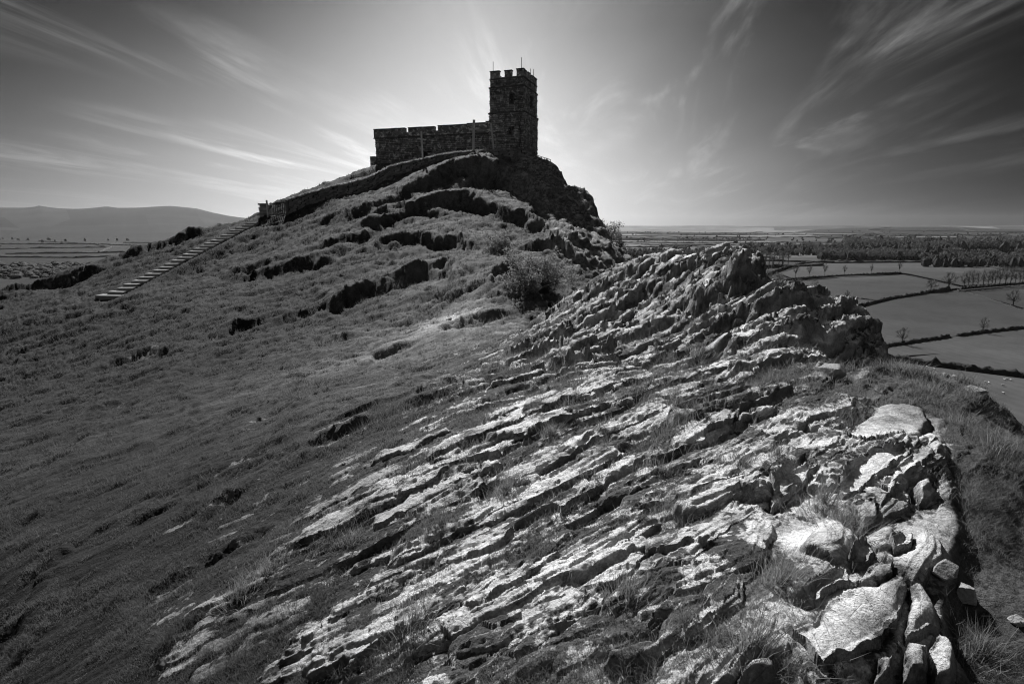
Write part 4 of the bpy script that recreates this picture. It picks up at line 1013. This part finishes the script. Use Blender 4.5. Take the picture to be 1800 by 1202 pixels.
def window(o_, d_, n_, w_, h_, arch=True, bars=2, parent=church):
    """recess dark opening with arched stone frame and louvre slats; n_ points outwards"""
    fr = MB(); pts = [(-w_/2, 0), (-w_/2, h_*.65)]
    if arch:
        for k in range(7): a_ = math.pi-math.pi*k/6; pts.append((w_/2*math.cos(a_), h_*.65+h_*.35*math.sin(a_)))
    else: pts += [(-w_/2, h_), (w_/2, h_)]
    pts += [(w_/2, h_*.65), (w_/2, 0)]
    for p0, p1 in zip(pts[:-1], pts[1:]):
        A_ = o_+d_*p0[0]+Z3*p0[1]; B_ = o_+d_*p1[0]+Z3*p1[1]
        if np.linalg.norm(B_-A_) > .01: fr.tube([A_+n_*.06, B_+n_*.06], .055, 5, r3.random())
    fr.tube([o_-d_*w_*.65+n_*.07, o_+d_*w_*.65+n_*.07], .06, 5)
    f_ = cb(fr, 'window', M_stone_dark)
    gl = MB(); gl.add([o_+d_*p[0]+Z3*p[1]+n_*.012 for p in pts], [tuple(range(len(pts)))], .2); cbs(gl, 'pane', M_glass, f_)
    for k in range(bars):
        lb = MB(); zz = h_*(k+1)/(bars+1)*.85; lb.box(o_-d_*w_*.45+Z3*zz+n_*.02, d_*w_*.9, n_*.05, Z3*.03, .4); cbs(lb, 'louvre', M_slate, f_)
oo, _, _ = stage(.06, 0, 0)
window(oo+Ld*1.22+Z3*(z1+.8), Ld, -Dd, .42, .95, True, 5)
window(oo+Dd*2.25+Z3*(z1+.8), Dd, -Ld, .42, .95, True, 5)
window(Cc+Ld*1.4+Z3*(zb+3.45), Ld, -Dd, .3, .75, True, 0)
mb = MB(); p = Cc+Ld*.35-Dd*.13; mb.tube([p+Z3*6.3, p+Z3*11.0], .045, 6); cb(mb, 'downpipe', M_metal)
# nave
th2 = math.radians(16); Ln = np.array([-math.cos(th2), math.sin(th2), 0]); Dn = np.array([math.sin(th2), math.cos(th2), 0])
N0 = np.array([-1.75, 60.15, 0]); NL, ND = 13.35, 4.6; nz0, nz1, nz2 = 5.2, 9.3, 10.1
mb = MB(); mb.box(N0+Z3*nz0+(Ln+Dn)*.03, Dn*(ND-.06), Ln*(NL-.06), Z3*(nz1-nz0), .2); cb(mb, 'nave_wall', M_mortar)
mb = MB()
wins = [(3.6, 3.35), (7.6, 3.2)]
def nskip(x, z): return any(abs(x-wx) < .42 and wz-2.0 < z < wz-.65 for wx, wz in wins)
stone_face(mb, N0+Z3*nz0, Ln, Z3, NL, nz1-nz0, -Dn, skip=nskip)
stone_face(mb, N0+Ln*NL+Z3*nz0, Dn, Z3, ND, nz1-nz0, Ln)
tag(cb(mb, 'nave_stonework', M_stone), kind='stuff')
for wx, wz in wins: window(N0+Ln*wx+Z3*(nz0+wz-1.95), Ln, -Dn, .7, 1.3, True, 1)
pa = MB(); pr = .12
secs = [(0., .9, .22), (.9, 2.9, .12), (2.9, 6.1, .05), (6.45, 9.45, 0.), (9.8, NL+.12, 0.)]
for x0, x1, up in secs: 
    stone_face(pa, N0+Ln*x0-Dn*pr+Z3*nz1, Ln, Z3, x1-x0, nz2-nz1+up, -Dn, ch=(.15, .22), depth=.05)
    pa.box(N0+Ln*x0-Dn*(pr-.02)+Z3*nz1, Dn*.4, Ln*(x1-x0), Z3*(nz2-nz1+up-.02), .3)
for x0, x1 in ((6.1, 6.45), (9.45, 9.8)): pa.box(N0+Ln*x0-Dn*(pr-.02)+Z3*nz1, Dn*.4, Ln*(x1-x0), Z3*.45, .3)
stone_face(pa, N0+Ln*(NL+pr)+Z3*nz1, Dn, Z3, ND, nz2-nz1, Ln, depth=.05); pa.box(N0+Ln*(NL-.28)+Dn*.3+Z3*nz1, Dn*(ND-.3), Ln*.38, Z3*(nz2-nz1-.02), .3)
cb(pa, 'nave_parapet', M_stone)
x = 0.; mb = MB()
for x0, x1, up in secs:
    x = x0
    while x < x1-.01:
        l = min(r3.uniform(.5, .9), x1-x); mb.box(N0+Ln*(x+.006)-Dn*(pr+.07)+Z3*(nz2+up+r3.uniform(-.008, .008)), Ln*(l-.012), Dn*.52, Z3*.09, r3.random()); x += l
cb(mb, 'coping', M_stone_dark)
mb = MB(); mb.box(N0-Dn*(pr+.06)+Z3*(nz1-.09), Ln*(NL+.15), Dn*.2, Z3*.10, .3); cb(mb, 'string_course', M_stone_dark)
mb = MB(); A_ = N0+Z3*(nz1+.05)+Dn*.3+Ln*.05; R_ = N0+Z3*(nz1+.7)+Dn*ND/2+Ln*.05; B_ = N0+Z3*(nz1+.05)+Dn*(ND+.15)+Ln*.05
for P0, P1 in ((A_, R_), (R_, B_)):
    for k in range(5):
        q0 = P0+(P1-P0)*k/5; q1 = P0+(P1-P0)*(k+1.08)/5
        mb.hexa([q0, q0+Ln*(NL-.4), q1+Ln*(NL-.4), q1, q0+Z3*.06, q0+Ln*(NL-.4)+Z3*.06, q1+Ln*(NL-.4)+Z3*.03, q1+Z3*.03], .3)
cb(mb, 'roof', M_slate)
mb = MB(); mb.box(N0+Ln*(NL-.1)-Dn*.45+Z3*nz0, Ln*.6, Dn*.5, Z3*2.2, .3); stone_face(mb, N0+Ln*(NL-.1)-Dn*.45+Z3*nz0, Ln, Z3, .6, 1.9, -Dn, depth=.05); cb(mb, 'buttress', M_stone)

# crosses, gravestones
def cross(px, ytop, ybase, Yd, label, lean=0., lean_y=0., barang=.9, r_=.075):
    t_ = at(px+lean, ytop, Yd+lean_y); g_ = at(px, ybase, Yd); o = empty('wooden_cross', g_); tag(o, label, 'cross', 'three wooden crosses on the churchyard wall')
    d = t_-g_; L_ = np.linalg.norm(d); d = d/L_; bx = np.array([math.cos(barang), math.sin(barang), 0.]); bx -= d*np.dot(bx, d); bx /= np.linalg.norm(bx); bz = np.cross(d, bx)
    mb = MB(); mb.box(-bx*r_-bz*r_-d*.5, bx*2*r_, bz*2*r_, d*(L_+.5), .5); mb.build('post', M_wood, o)
    mb = MB(); c = d*L_*.72; mb.box(c-bx*.55-bz*r_*.7+bz*.001-d*r_*.8, bx*1.1, bz*(2*r_*.7), d*r_*1.7, .7); mb.build('crossbeam', M_wood, o)
    mb = MB(); mb.tube([c-bz*(r_+.015), c+bz*(r_+.015)], .03, 6); mb.build('bolt', M_metal, o)
cross(743, 231, 281, 57.6, 'thin leaning wooden cross before the left half of the nave', -2.5, 0, .9, .06)
cross(832, 211, 268, 57.0, 'tallest wooden cross, its dark top standing above the nave parapet', 1.2, 0, -.6, .085)
cross(868, 217, 265, 56.9, 'slender wooden cross leaning left against the foot of the tower', -5, 0, 1.0, .055)
def slab_stone(name, px, y0_, y1_, Yd, wpx, label, cat, mat=M_stone_dark, rz=0.):
    t_ = at(px, y0_, Yd); g_ = at(px, y1_, Yd); o = empty(name, g_, rz); tag(o, label, cat, 'gravestones left of the nave'); w_ = wpx*Yd/1000.; h_ = t_[2]-g_[2]
    mb = MB(); pr_ = [(-w_/2, -.3), (w_/2, -.3), (w_/2, h_*.8)]+[(w_/2*math.cos(a), h_*.8+h_*.2*math.sin(a)) for a in np.linspace(.5, math.pi-.5, 5)]+[(-w_/2, h_*.8)]
    n_ = len(pr_); mb.add([(x, -.06, z) for x, z in pr_]+[(x, .06, z) for x, z in pr_], [tuple(range(n_)), tuple(range(2*n_-1, n_-1, -1))]+[(i, n_+i, n_+(i+1) % n_, (i+1) % n_) for i in range(n_)], .6)
    mb.build('headstone', mat, o)
    mb = MB(); mb.box((-w_*.7, -.16, -.25), (w_*1.4, 0, 0), (0, .32, 0), (0, 0, .33), .4); mb.build('plinth', M_stone_dark, o)
slab_stone('gravestone', 661, 285, 299, 62., 6, 'dark gravestone at the left corner of the nave', 'gravestone', rz=.2)
slab_stone('gravestone', 692, 280, 296, 60., 5, 'pale gravestone on the slope before the left end of the nave', 'gravestone', rz=-.2)
slab_stone('gravestone', 700, 280, 293, 60.3, 3.5, 'narrow gravestone just right of the pale one', 'gravestone', rz=.3)

# churchyard wall: dry stone, retaining the summit
WL = [(507,351,52.),(540,341,52.6),(578,330,53.4),(615,322,54.2),(650,312,55.),(684,294,55.8),(709,287,56.2),(743,280,56.5),(772,273,56.7),(802,268.5,56.8),(840,266,56.8),(880,265,56.6),(915,263,56.5),(941,264.5,56.9)]
wall = empty('churchyard_wall', at(*WL[0])); tag(wall, 'long dark dry-stone wall climbing from the gate to the tower', 'wall')
wl0 = np.array(wall.location)
P = np.array([at(*p) for p in WL]); seg = np.r_[0, np.cumsum(np.hypot(np.diff(P[:, 0]), np.diff(P[:, 1])))]
st_ = MB(); cap = MB(); n = int(seg[-1]/.35)
cx = lambda s_, k: np.interp(s_, seg, P[:, k])
s_ = 0.; back = MB()
for i in range(n):
    s0_, s1_ = i*seg[-1]/n, (i+1)*seg[-1]/n
    A_ = np.array([cx(s0_, 0), cx(s0_, 1), 0]); B_ = np.array([cx(s1_, 0), cx(s1_, 1), 0]); za, zb_ = cx(s0_, 2), cx(s1_, 2)
    d = B_-A_; d /= np.linalg.norm(d); nn = np.array([-d[1], d[0], 0])
    if nn[1] < 0: nn = -nn
    jag = r3.uniform(-.06, .06)
    back.hexa([A_+nn*.05+Z3*(za-2.6), B_+nn*.05+Z3*(zb_-2.6), B_+nn*.6+Z3*(zb_-2.6), A_+nn*.6+Z3*(za-2.6), A_+nn*.05+Z3*(za-.05), B_+nn*.05+Z3*(zb_-.05), B_+nn*.6+Z3*(zb_-.05), A_+nn*.6+Z3*(za-.05)], .2)
    z = -2.5
    while z < -.02:
        h = min(r3.uniform(.12, .24), -z+jag+.02); sc_ = r3.uniform(-.02, .14)
        l_ = r3.uniform(.26, .48); off_ = r3.uniform(-.1, .1)
        q0 = A_+d*off_-nn*sc_*.6+Z3*(za+z); 
        if h > .04: st_.box(q0, d*l_+Z3*(zb_-za)*l_/.35, nn*.3, Z3*(h-.015), float(np.clip(r3.normal(.4, .25), 0, 1)))
        z += max(h, .05)
tag(st_.build('wall_stones', M_wallst, wall, local=wl0), kind='stuff'); back.build('wall_core', M_mortar, wall, local=wl0)
# turf cap of the wall
capv = []; 
for i in range(260):
    s_ = seg[-1]*(i+.5)/260; p = np.array([cx(s_, 0), cx(s_, 1), cx(s_, 2)]); d = np.array([cx(s_+.1, 0)-p[0], cx(s_+.1, 1)-p[1], 0]); d /= np.linalg.norm(d)+1e-9; nn = np.array([-d[1], d[0], 0]); nn *= 1 if nn[1] > 0 else -1
    capv.append([p-nn*.10+Z3*r3.uniform(-.06, .0), p+nn*.05+Z3*r3.uniform(.03, .16), p+nn*.45+Z3*r3.uniform(.05, .18), p+nn*.9+Z3*r3.uniform(-.15, .05)])
cv_ = np.array(capv).reshape(-1, 3)-wl0; cf_ = [(i*4+j, (i+1)*4+j, (i+1)*4+j+1, i*4+j+1) for i in range(259) for j in range(3)]
m_turf = mat_tone('turf_cap', .10, .34, 4., 20., .06)
link('turf_cap', mesh_np('turf_cap', cv_, cf_, m_turf, True, fattrs={'tone': r3.random(len(cf_))}), wall)
# gate and its wall end
gp = at(457, 358, 52.6); gq = at(470, 356, 52.4)
stub = empty('gate_wall_end', at(457, 392, 52.5)); tag(stub, 'crumbling stub of dry-stone wall left of the gate', 'wall'); s0l = np.array(stub.location)
mb = MB(); a_ = at(457, 392, 52.6); wS = 13*52.5/1000
z = 0.
top_ = at(457, 356.5, 52.6)[2]-a_[2]
while z < top_:
    x = r3.uniform(-.06, .06)
    h = r3.uniform(.1, .18)
    while x < wS-.05:
        l = r3.uniform(.25, .5); mb.box(a_+np.array([x, r3.uniform(-.06, .06), z-.1]), (l, 0, 0), (0, .6, 0), (0, 0, h-.012), r3.random()); x += l
    z += h
tag(mb.build('wall_stones', M_wallst, stub, local=s0l), kind='stuff')
gate = empty('field_gate', at(488, 384, 52.2)); tag(gate, 'narrow barred wooden gate at the top of the stone steps', 'gate'); g0 = np.array(gate.location)
def gb(name, p, q_, r_, mat=M_gate): 
    mb = MB(); p = np.asarray(p); q_ = np.asarray(q_); d = q_-p
    if abs(d[2]) > abs(d[0]): mb.box(p-np.array([r_, r_, 0]), (2*r_, 0, 0), (0, 2*r_, 0), d, r3.random())
    else: mb.box(p-np.array([0, r_*.5, r_]), d, (0, r_, 0), (0, 0, 2*r_), r3.random())
    mb.build(name, mat, gate, local=g0)
gl, gr_ = at(471.5, 387, 52.2), at(506, 379, 52.2)
gb('gate_post', gl-Z3*.2, [gl[0], gl[1], at(471, 352, 52.2)[2]], .06, M_wood); gr_ = at(506, 379, 52.0); gb('gate_post', gr_-Z3*.2, [gr_[0], gr_[1], at(506, 352, 52.0)[2]], .13)
for yy in (358, 377): gb('gate_rail', at(473, yy+1, 52.15), at(501, yy-1.5, 52.15), .045)
for k in range(9): gb('gate_bar', at(475+k*3.1, 380-k*.4, 52.1), at(475+k*3.1, 356-k*.15, 52.1), .03)
mb = MB(); mb.box(at(485, 361, 52.03), (.42, 0, 0), (0, .02, 0), (0, 0, .26), .3); mb.build('notice_board', M_metal, gate, local=g0)
# handrail by the tower
hr = empty('handrail', at(945, 277, 57.5)); tag(hr, 'small metal railing descending right of the tower foot', 'railing'); h0 = np.array(hr.location)
def tb(name, pts, r_, parent, l0, mat=M_metal): mb = MB(); mb.tube(pts, r_, 6); return mb.build(name, mat, parent, local=l0)
tb('top_rail', [at(944, 273.5, 57.4), at(955, 277, 57.1), at(967.5, 281, 56.8)], .035, hr, h0)
tb('lower_rail', [at(944, 279, 57.4), at(955, 284, 57.1), at(967.5, 291, 56.8)], .025, hr, h0)
for px, a1, b1 in ((946, 274, 284), (952, 276, 288), (957.5, 278, 292), (961.5, 279, 293), (967.5, 280.5, 297.5)): tb('rail_post', [at(px, b1, 57.1), at(px, a1, 57.1)], .035, hr, h0)

# the flight of steps
sb, se = np.array([-27.2, 38.2]), np.array([-22.9, 51.0])
stp = empty('stone_steps', (sb[0], sb[1], 0)); tag(stp, 'long straight flight of pale stone steps climbing the grass to the gate', 'steps'); st0 = np.array(stp.location)
NS = 25; dd = (se-sb)/np.linalg.norm(se-sb)
for k in range(NS):
    t_ = k/(NS-1); p = sb+(se-sb)*t_; zq = np.interp(t_, [0, 1], [at(188, 521, 38.2)[2], at(455, 392.5, 51.)[2]])
    px_ = 188+(452-188)*0
    w_ = 1.25*(1.75 if k == 0 else 1); dep = .50 if k else 1.0
    c = np.array([p[0], p[1], zq+.05]); u_ = np.array([dd[1]*.93, -dd[0]*.3, 0]); v_ = np.array([dd[0]*.3, dd[1], .045])*dep
    mb = MB(); j = r3.uniform(-.10, .10); u_ = u_*r3.uniform(.88, 1.08)+np.array([0, 0, r3.uniform(-.02, .02)]); dep *= r3.uniform(.85, 1.1)
    mb.box(c-u_*w_/2+u_*j-Z3*.5, u_*w_, v_*1.0, Z3*(.5+r3.uniform(-.01, .01)), .5+.4*r3.random()); mb.build('step', M_step, stp, local=st0)
# ------------------------------------------------------------------ grass
rg = np.random.default_rng(21)
def blades(P, L, Wd, tone, lean, seg2=True, up=None):
    n = len(P); a = rg.uniform(0, 2*np.pi, n); side = np.stack([np.cos(a), np.sin(a), 0*a], -1)
    b_ = rg.uniform(0, 2*np.pi, n); ln = np.stack([np.cos(b_), np.sin(b_), 0*b_], -1)*lean[:, None]
    upv = np.zeros((n, 3)); upv[:, 2] = 1
    if up is not None: upv = up
    d1 = upv+ln*.5; d1 /= np.linalg.norm(d1, axis=1, keepdims=True); d2 = upv*.55+ln*1.25; d2 /= np.linalg.norm(d2, axis=1, keepdims=True)
    L_ = L[:, None]; W_ = Wd[:, None]
    P = P-upv*.01
    if seg2:
        mid = P+d1*L_*.5; tip = mid+d2*L_*.55
        V_ = np.stack([P-side*W_*.5, P+side*W_*.5, mid-side*W_*.4, mid+side*W_*.4, tip], 1).reshape(-1, 3)
        i = np.arange(n)*5; F_ = np.stack([i, i+1, i+3, i, i+3, i+2, i+2, i+3, i+4], -1).reshape(-1, 3); T_ = np.repeat(tone, 3)
    else:
        tip = P+(d1+d2*.6)/1.6*L_
        V_ = np.stack([P-side*W_*.5, P+side*W_*.5, tip], 1).reshape(-1, 3); i = np.arange(n)*3; F_ = np.stack([i, i+1, i+2], -1); T_ = tone
    return V_, F_, T_
dep = V[..., 1]*cp-V[..., 2]*sp; sxp = V[..., 0]/dep; syp = (V[..., 1]*sp+V[..., 2]*cp)/dep
ax = sxp[:-1, 1:]-sxp[:-1, :-1]; ay = syp[:-1, 1:]-syp[:-1, :-1]; bx = sxp[1:, :-1]-sxp[:-1, :-1]; by = syp[1:, :-1]-syp[:-1, :-1]
area = np.maximum(ax*by-ay*bx, 0)
vis = (np.abs(sxp[:-1, :-1]) < .95) & (np.abs(syp[:-1, :-1]) < .66)
clump = fbm(XX*3.1, YY*3.1, 301, 4, .6)[:-1, :-1]; clf = fbm(XX*.7, YY*.7, 303, 4, .6)[:-1, :-1]
gness = np.clip(1-rm[:-1, :-1]*1.5, 0, 1)*np.clip(.42+clump*1.6+clf*.6, .04, 1.6)
gness = gness*np.clip(3.5*(Nn[:-1, :-1, 2]-.35), 0, 1)
gness = gness*(1-.97*((ws[:-1, :-1] > .3) & (dl_[:-1, :-1] < .58)))*(1-.8*trod[:-1, :-1])*(1-.65*bare[:-1, :-1])
wt = (area*vis*gness*(YY[:-1, :-1] < 66)).ravel(); wt /= wt.sum()
NG = 310000
ci = rg.choice(len(wt), NG, p=wt); ri, cj = np.divmod(ci, NC-1)
fr = rg.random((NG, 1)); fc = rg.random((NG, 1))
P = (V[ri, cj]*(1-fr)*(1-fc)+V[ri+1, cj]*fr*(1-fc)+V[ri, cj+1]*(1-fr)*fc+V[ri+1, cj+1]*fr*fc).astype(float)
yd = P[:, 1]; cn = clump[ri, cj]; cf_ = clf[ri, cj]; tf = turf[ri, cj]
rkn = rockf[ri, cj]
Lb = (.020+.0030*yd)*(1+1.1*np.clip(cn+cf_*.6, -.4, 1))*rg.uniform(.4, 1.6, NG)**1.3*(1+.7*rkn*(yd < 9))*(1+1.1*np.clip(fbm(P[:, 0]*1.7, P[:, 1]*1.7, 47, 4, .55)-.12, 0, .5)*2*(yd < 14))*(1-.35*sm(yd, 25, 45))
Wb = np.maximum(.0016, yd*.00075)*rg.uniform(.7, 1.3, NG)
tn = np.clip((tf/.145)*.60*rg.uniform(.3, 1.5, NG)+.10*(rg.random(NG) < .10)*(yd < 12), 0, 1.2)  # blades follow the turf tone, its painted light and shade included
far_ = yd > 6.5
for nm, mk, s2 in (('near', ~far_, True), ('far', far_, False)):
    v_, f_, t_ = blades(P[mk], Lb[mk], Wb[mk], tn[mk], rg.uniform(.2, 1.1, mk.sum()), s2)
    tag(link('grass', mesh_np('grass', v_, f_, M_blade, False, fattrs={'tone': t_})), 'wiry hill grass growing over the slope and between the rock slabs', 'grass', kind='stuff')
# grass fringe hanging over the churchyard wall
n = 5200; s_ = rg.uniform(0, seg[-1], n); Pw = np.stack([np.interp(s_, seg, np.array([at(*p) for p in WL])[:, k]) for k in range(3)], -1); Pw[:, 1] += rg.uniform(-.12, .8, n); Pw[:, 2] += .04
v_, f_, t_ = blades(Pw, rg.uniform(.08, .28, n), np.full(n, .035), rg.uniform(.3, .9, n), rg.uniform(.3, 1.2, n), False)
link('grass_fringe', mesh_np('grass_fringe', v_-wl0, f_, M_blade, False, fattrs={'tone': t_}), wall)['kind'] = 'stuff'
# tall tufts that stand out
TUFTS = [(1102,1075,.16,'spiky tuft of long grass in front of the rounded ledge at the lower middle'),(1365,1035,.20,'biggest fan of long grass, left of the arching pale slab'),
 (1169,910,.12,'tuft of grass right of the small rounded rock in the lower middle'),(1325,1160,.17,'grass tuft by the bottom edge left of the large pale slab'),
 (1444,905,.17,'tuft of grass growing from the crack beside the squared block'),(1484,945,.17,'tuft spilling downwards below the crack by the squared block'),
 (1364,845,.12,'tuft in the shaded hollow above the squared block'),(1300,845,.10,'short tuft at the left end of the shaded hollow'),
 (887,885,.15,'dark rounded tuft left of the long dark crack in the middle'),(727,1125,.18,'wide grass tuft near the bottom edge, left of centre'),
 (965,775,.14,'pale rounded tuft among the bright slabs of the middle slope'),(470,1010,.18,'loose grey tuft on the lower left slope'),(420,1060,.2,'lowest loose tuft on the lower left slope'),
 (620,960,.14,'thin tuft between the streaky slabs left of centre'),(1230,640,.2,'pale tuft in the gully between the two crest outcrops'),(1325,700,.14,'bleached tuft on the turf under the middle outcrop'),
 (900,640,.22,'shaggy tuft on the shoulder below the crest'),(1640,690,.2,'bleached tuft at the sunlit edge of the right-hand slope'),(1700,760,.22,'sunlit bushy tuft in the middle of the right-hand slope'),
 (1760,800,.2,'tuft near the right edge of the photograph on the steep slope'),(1575,655,.2,'dark tuft on the brink below the right-hand block'),(1720,1120,.15,'long thin tuft at the lower right under the slab rim')]
for px, py, h, lab in TUFTS:
    p = cast(px, py); x, y = p[0], p[1]
    n = 260; r_ = np.abs(rg.normal(0, .42, n))*h*1.1; a = rg.uniform(0, 6.28, n)
    gx, gyv = x+r_*np.cos(a), y+r_*np.sin(a)
    Pt = np.stack([gx, gyv, ground(gx, gyv)], -1); z0 = float(ground(x, y)); org = np.array([x, y, z0])
    up = np.stack([np.cos(a)*r_/h*.9+.15, np.sin(a)*r_/h*.9-.1, np.ones(n)], -1); up /= np.linalg.norm(up, axis=1, keepdims=True)
    v_, f_, t_ = blades(Pt, rg.uniform(.5, 1.15, n)*h, np.full(n, max(.0022, y*.0008)), np.clip(rg.normal(.55, .25, n), .05, 1.1), rg.uniform(.1, .8, n), True, up)
    o = link('grass_tuft', mesh_np('grass_tuft', v_-org, f_, M_blade, False, fattrs={'tone': t_})); o.location = org; tag(o, lab, 'grass tuft', 'tufts of long grass')
# ------------------------------------------------------------------ bushes, small trees and loose stones
def shrub(name, base, w_, h_, label, cat, n_stem=26, n_leaf=3000, leaf=.05, mat=M_gorse, open_=.0, seed=1, group=None, flat=1.):
    rr = np.random.default_rng(seed); o = empty(name, base); tag(o, label, cat, group); st = MB()
    tips = []
    for k in range(n_stem):
        a = rr.uniform(0, 6.28); e_ = rr.uniform(.15, 1.)**.7; r_ = w_/2*rr.uniform(.35, 1.)*math.sqrt(max(0, 1-(e_*.75)**2))
        tip = np.array([math.cos(a)*r_, math.sin(a)*r_*flat, h_*e_]); mid = tip*np.array([.45, .45, .55]); st.tube([(0, 0, -.15), mid, tip], [.035*h_, .02*h_, .006*h_], 4, rr.random()); tips.append(tip)
        for q_ in range(3): 
            t2 = tip+rr.normal(0, .12, 3)*h_; st.tube([(mid+tip)/2, t2], [.01*h_, .004*h_], 3, rr.random()); tips.append(t2)
    st.build('stem', M_bark, o)
    T_ = np.array(tips); T_ = T_*(1+.35*np.sin(np.arctan2(T_[:, 1], T_[:, 0])*3+seed))[:, None]; c = T_[rr.integers(0, len(T_), n_leaf)]; d = rr.normal(0, 1, (n_leaf, 3)); d /= np.linalg.norm(d, axis=1, keepdims=True)
    R = (.10+.12*(1-open_))*h_; p = c+d*R*rr.uniform(.3, 1., (n_leaf, 1)); p[:, 2] = np.maximum(p[:, 2], .02)
    a1 = np.cross(d, rr.normal(0, 1, (n_leaf, 3))); a1 /= np.linalg.norm(a1, axis=1, keepdims=True)+1e-9
    s_ = leaf*rr.uniform(.5, 1.3, (n_leaf, 1)); V_ = np.stack([p-a1*s_*.35, p+a1*s_*.35, p+d*s_*1.2], 1).reshape(-1, 3); i = np.arange(n_leaf)*3
    link('foliage', mesh_np('foliage', V_, np.stack([i, i+1, i+2], -1), mat, False, fattrs={'tone': np.clip(rr.normal(.5, .28, n_leaf), 0, 1)}), o)
    return o
b_ = at(935, 512, 24.5); shrub('gorse_bush', b_, 3.4, 1.15, 'large prickly gorse bush in the hollow at the foot of the knoll', 'bush', 70, 9500, .075, M_gorse, .55, seed=3)
b_ = at(868, 470, 33); shrub('gorse_bush', (b_[0], b_[1], float(ground(b_[0], b_[1]))-.1), 2.2, .9, 'low dark gorse scrub on the terrace left of the big bush', 'bush', 24, 3500, .08, seed=4)
b_ = at(1030, 385, 48.6); shrub('cliff_shrub', b_, 1.5, 1.5, 'airy wind-blown shrub clinging to the cliff skyline', 'shrub', 16, 700, .06, M_leaf, .6, seed=5)
b_ = at(1068, 428, 45); shrub('cliff_shrub', b_, 1.7, 1.3, 'dark ragged shrub low on the cliff edge', 'shrub', 18, 1500, .09, M_leaf, .3, seed=6)
b_ = at(1090, 440, 42.5); shrub('small_tree', b_, 1.1, .95, 'tiny round-headed thorn tree at the foot of the cliff edge', 'tree', 10, 900, .08, M_leaf, .2, seed=8)
def boulder(px, py, w_, label, mat=M_rock_loose, sq=.7, seed=1, sink=.3, Yd=None):
    p = cast(px, py) if Yd is None else at(px, py, Yd); z = float(ground(p[0], p[1])) if Yd is None else p[2]
    import bmesh
    bm = bmesh.new(); bmesh.ops.create_icosphere(bm, subdivisions=5, radius=1.)
    co = np.array([v_.co[:] for v_ in bm.verts]); 
    # cut by random planes to get facets, then roughen
    rr = np.random.default_rng(seed)
    for k in range(24):
        n_ = rr.normal(0, 1, 3); n_ /= np.linalg.norm(n_); d = co@n_; lim = rr.uniform(.48, .84); co -= np.outer(np.maximum(d-lim, 0)*.98, n_)
    nz = fbm(co[:, 0]*2.2+co[:, 2]*1.3+seed, co[:, 1]*2.2-co[:, 2]*1.7, seed, 5, .6); co *= (1+.12*nz)[:, None]
    nz = fbm(co[:, 0]*9+co[:, 2]*7, co[:, 1]*9-co[:, 2]*8, seed+5, 3, .6); co *= (1+.02*nz)[:, None]
    co *= np.array([w_/2, w_/2*.75, w_/2*sq])
    for v_, c in zip(bm.verts, co): v_.co = c
    me = bpy.data.meshes.new('boulder'); bm.to_mesh(me); bm.free(); me.materials.append(mat)
    a = me.attributes.new('tone', 'FLOAT', 'FACE'); a.data.foreach_set('value', np.full(len(me.polygons), .6, F32)); me.polygons.foreach_set('use_smooth', [True]*len(me.polygons))
    o = link('boulder', me); o.location = (p[0], p[1], z+w_/2*sq*(1-2*sink)); o.rotation_euler = (0, 0, rr.uniform(0, 6.28)); tag(o, label, 'boulder', 'loose boulders'); return o
boulder(1660, 1020, .17, 'pale rounded boulder tucked under the rim of the right-hand slabs', seed=2)
boulder(1700, 1030, .16, 'duller boulder just right of the pale rounded one', seed=3)
boulder(1458, 668, .34, 'mossy rounded boulder in the shaded grass below the middle outcrop', seed=4)
boulder(1440, 660, .22, 'smaller boulder against the left of the mossy one', seed=15, sq=.85)
boulder(1708, 690, .34, 'pale flat rock on the skyline of the right-hand grass slope', sq=.45, seed=6, sink=.5)
boulder(1792, 1078, .10, 'half-buried pale rock by the right edge of the photograph', sq=.5, seed=7)
boulder(790, 571, .4, 'small bright stone beside the hollow on the worn path', seed=9, sq=.4)
for k, (px, py, w_, lab) in enumerate([(690,318,.7,'pale stone lying in the turf right under the wall, leftmost of the row'),(565,353,.5,'bright stone showing in the foot of the wall left of centre')]): pass
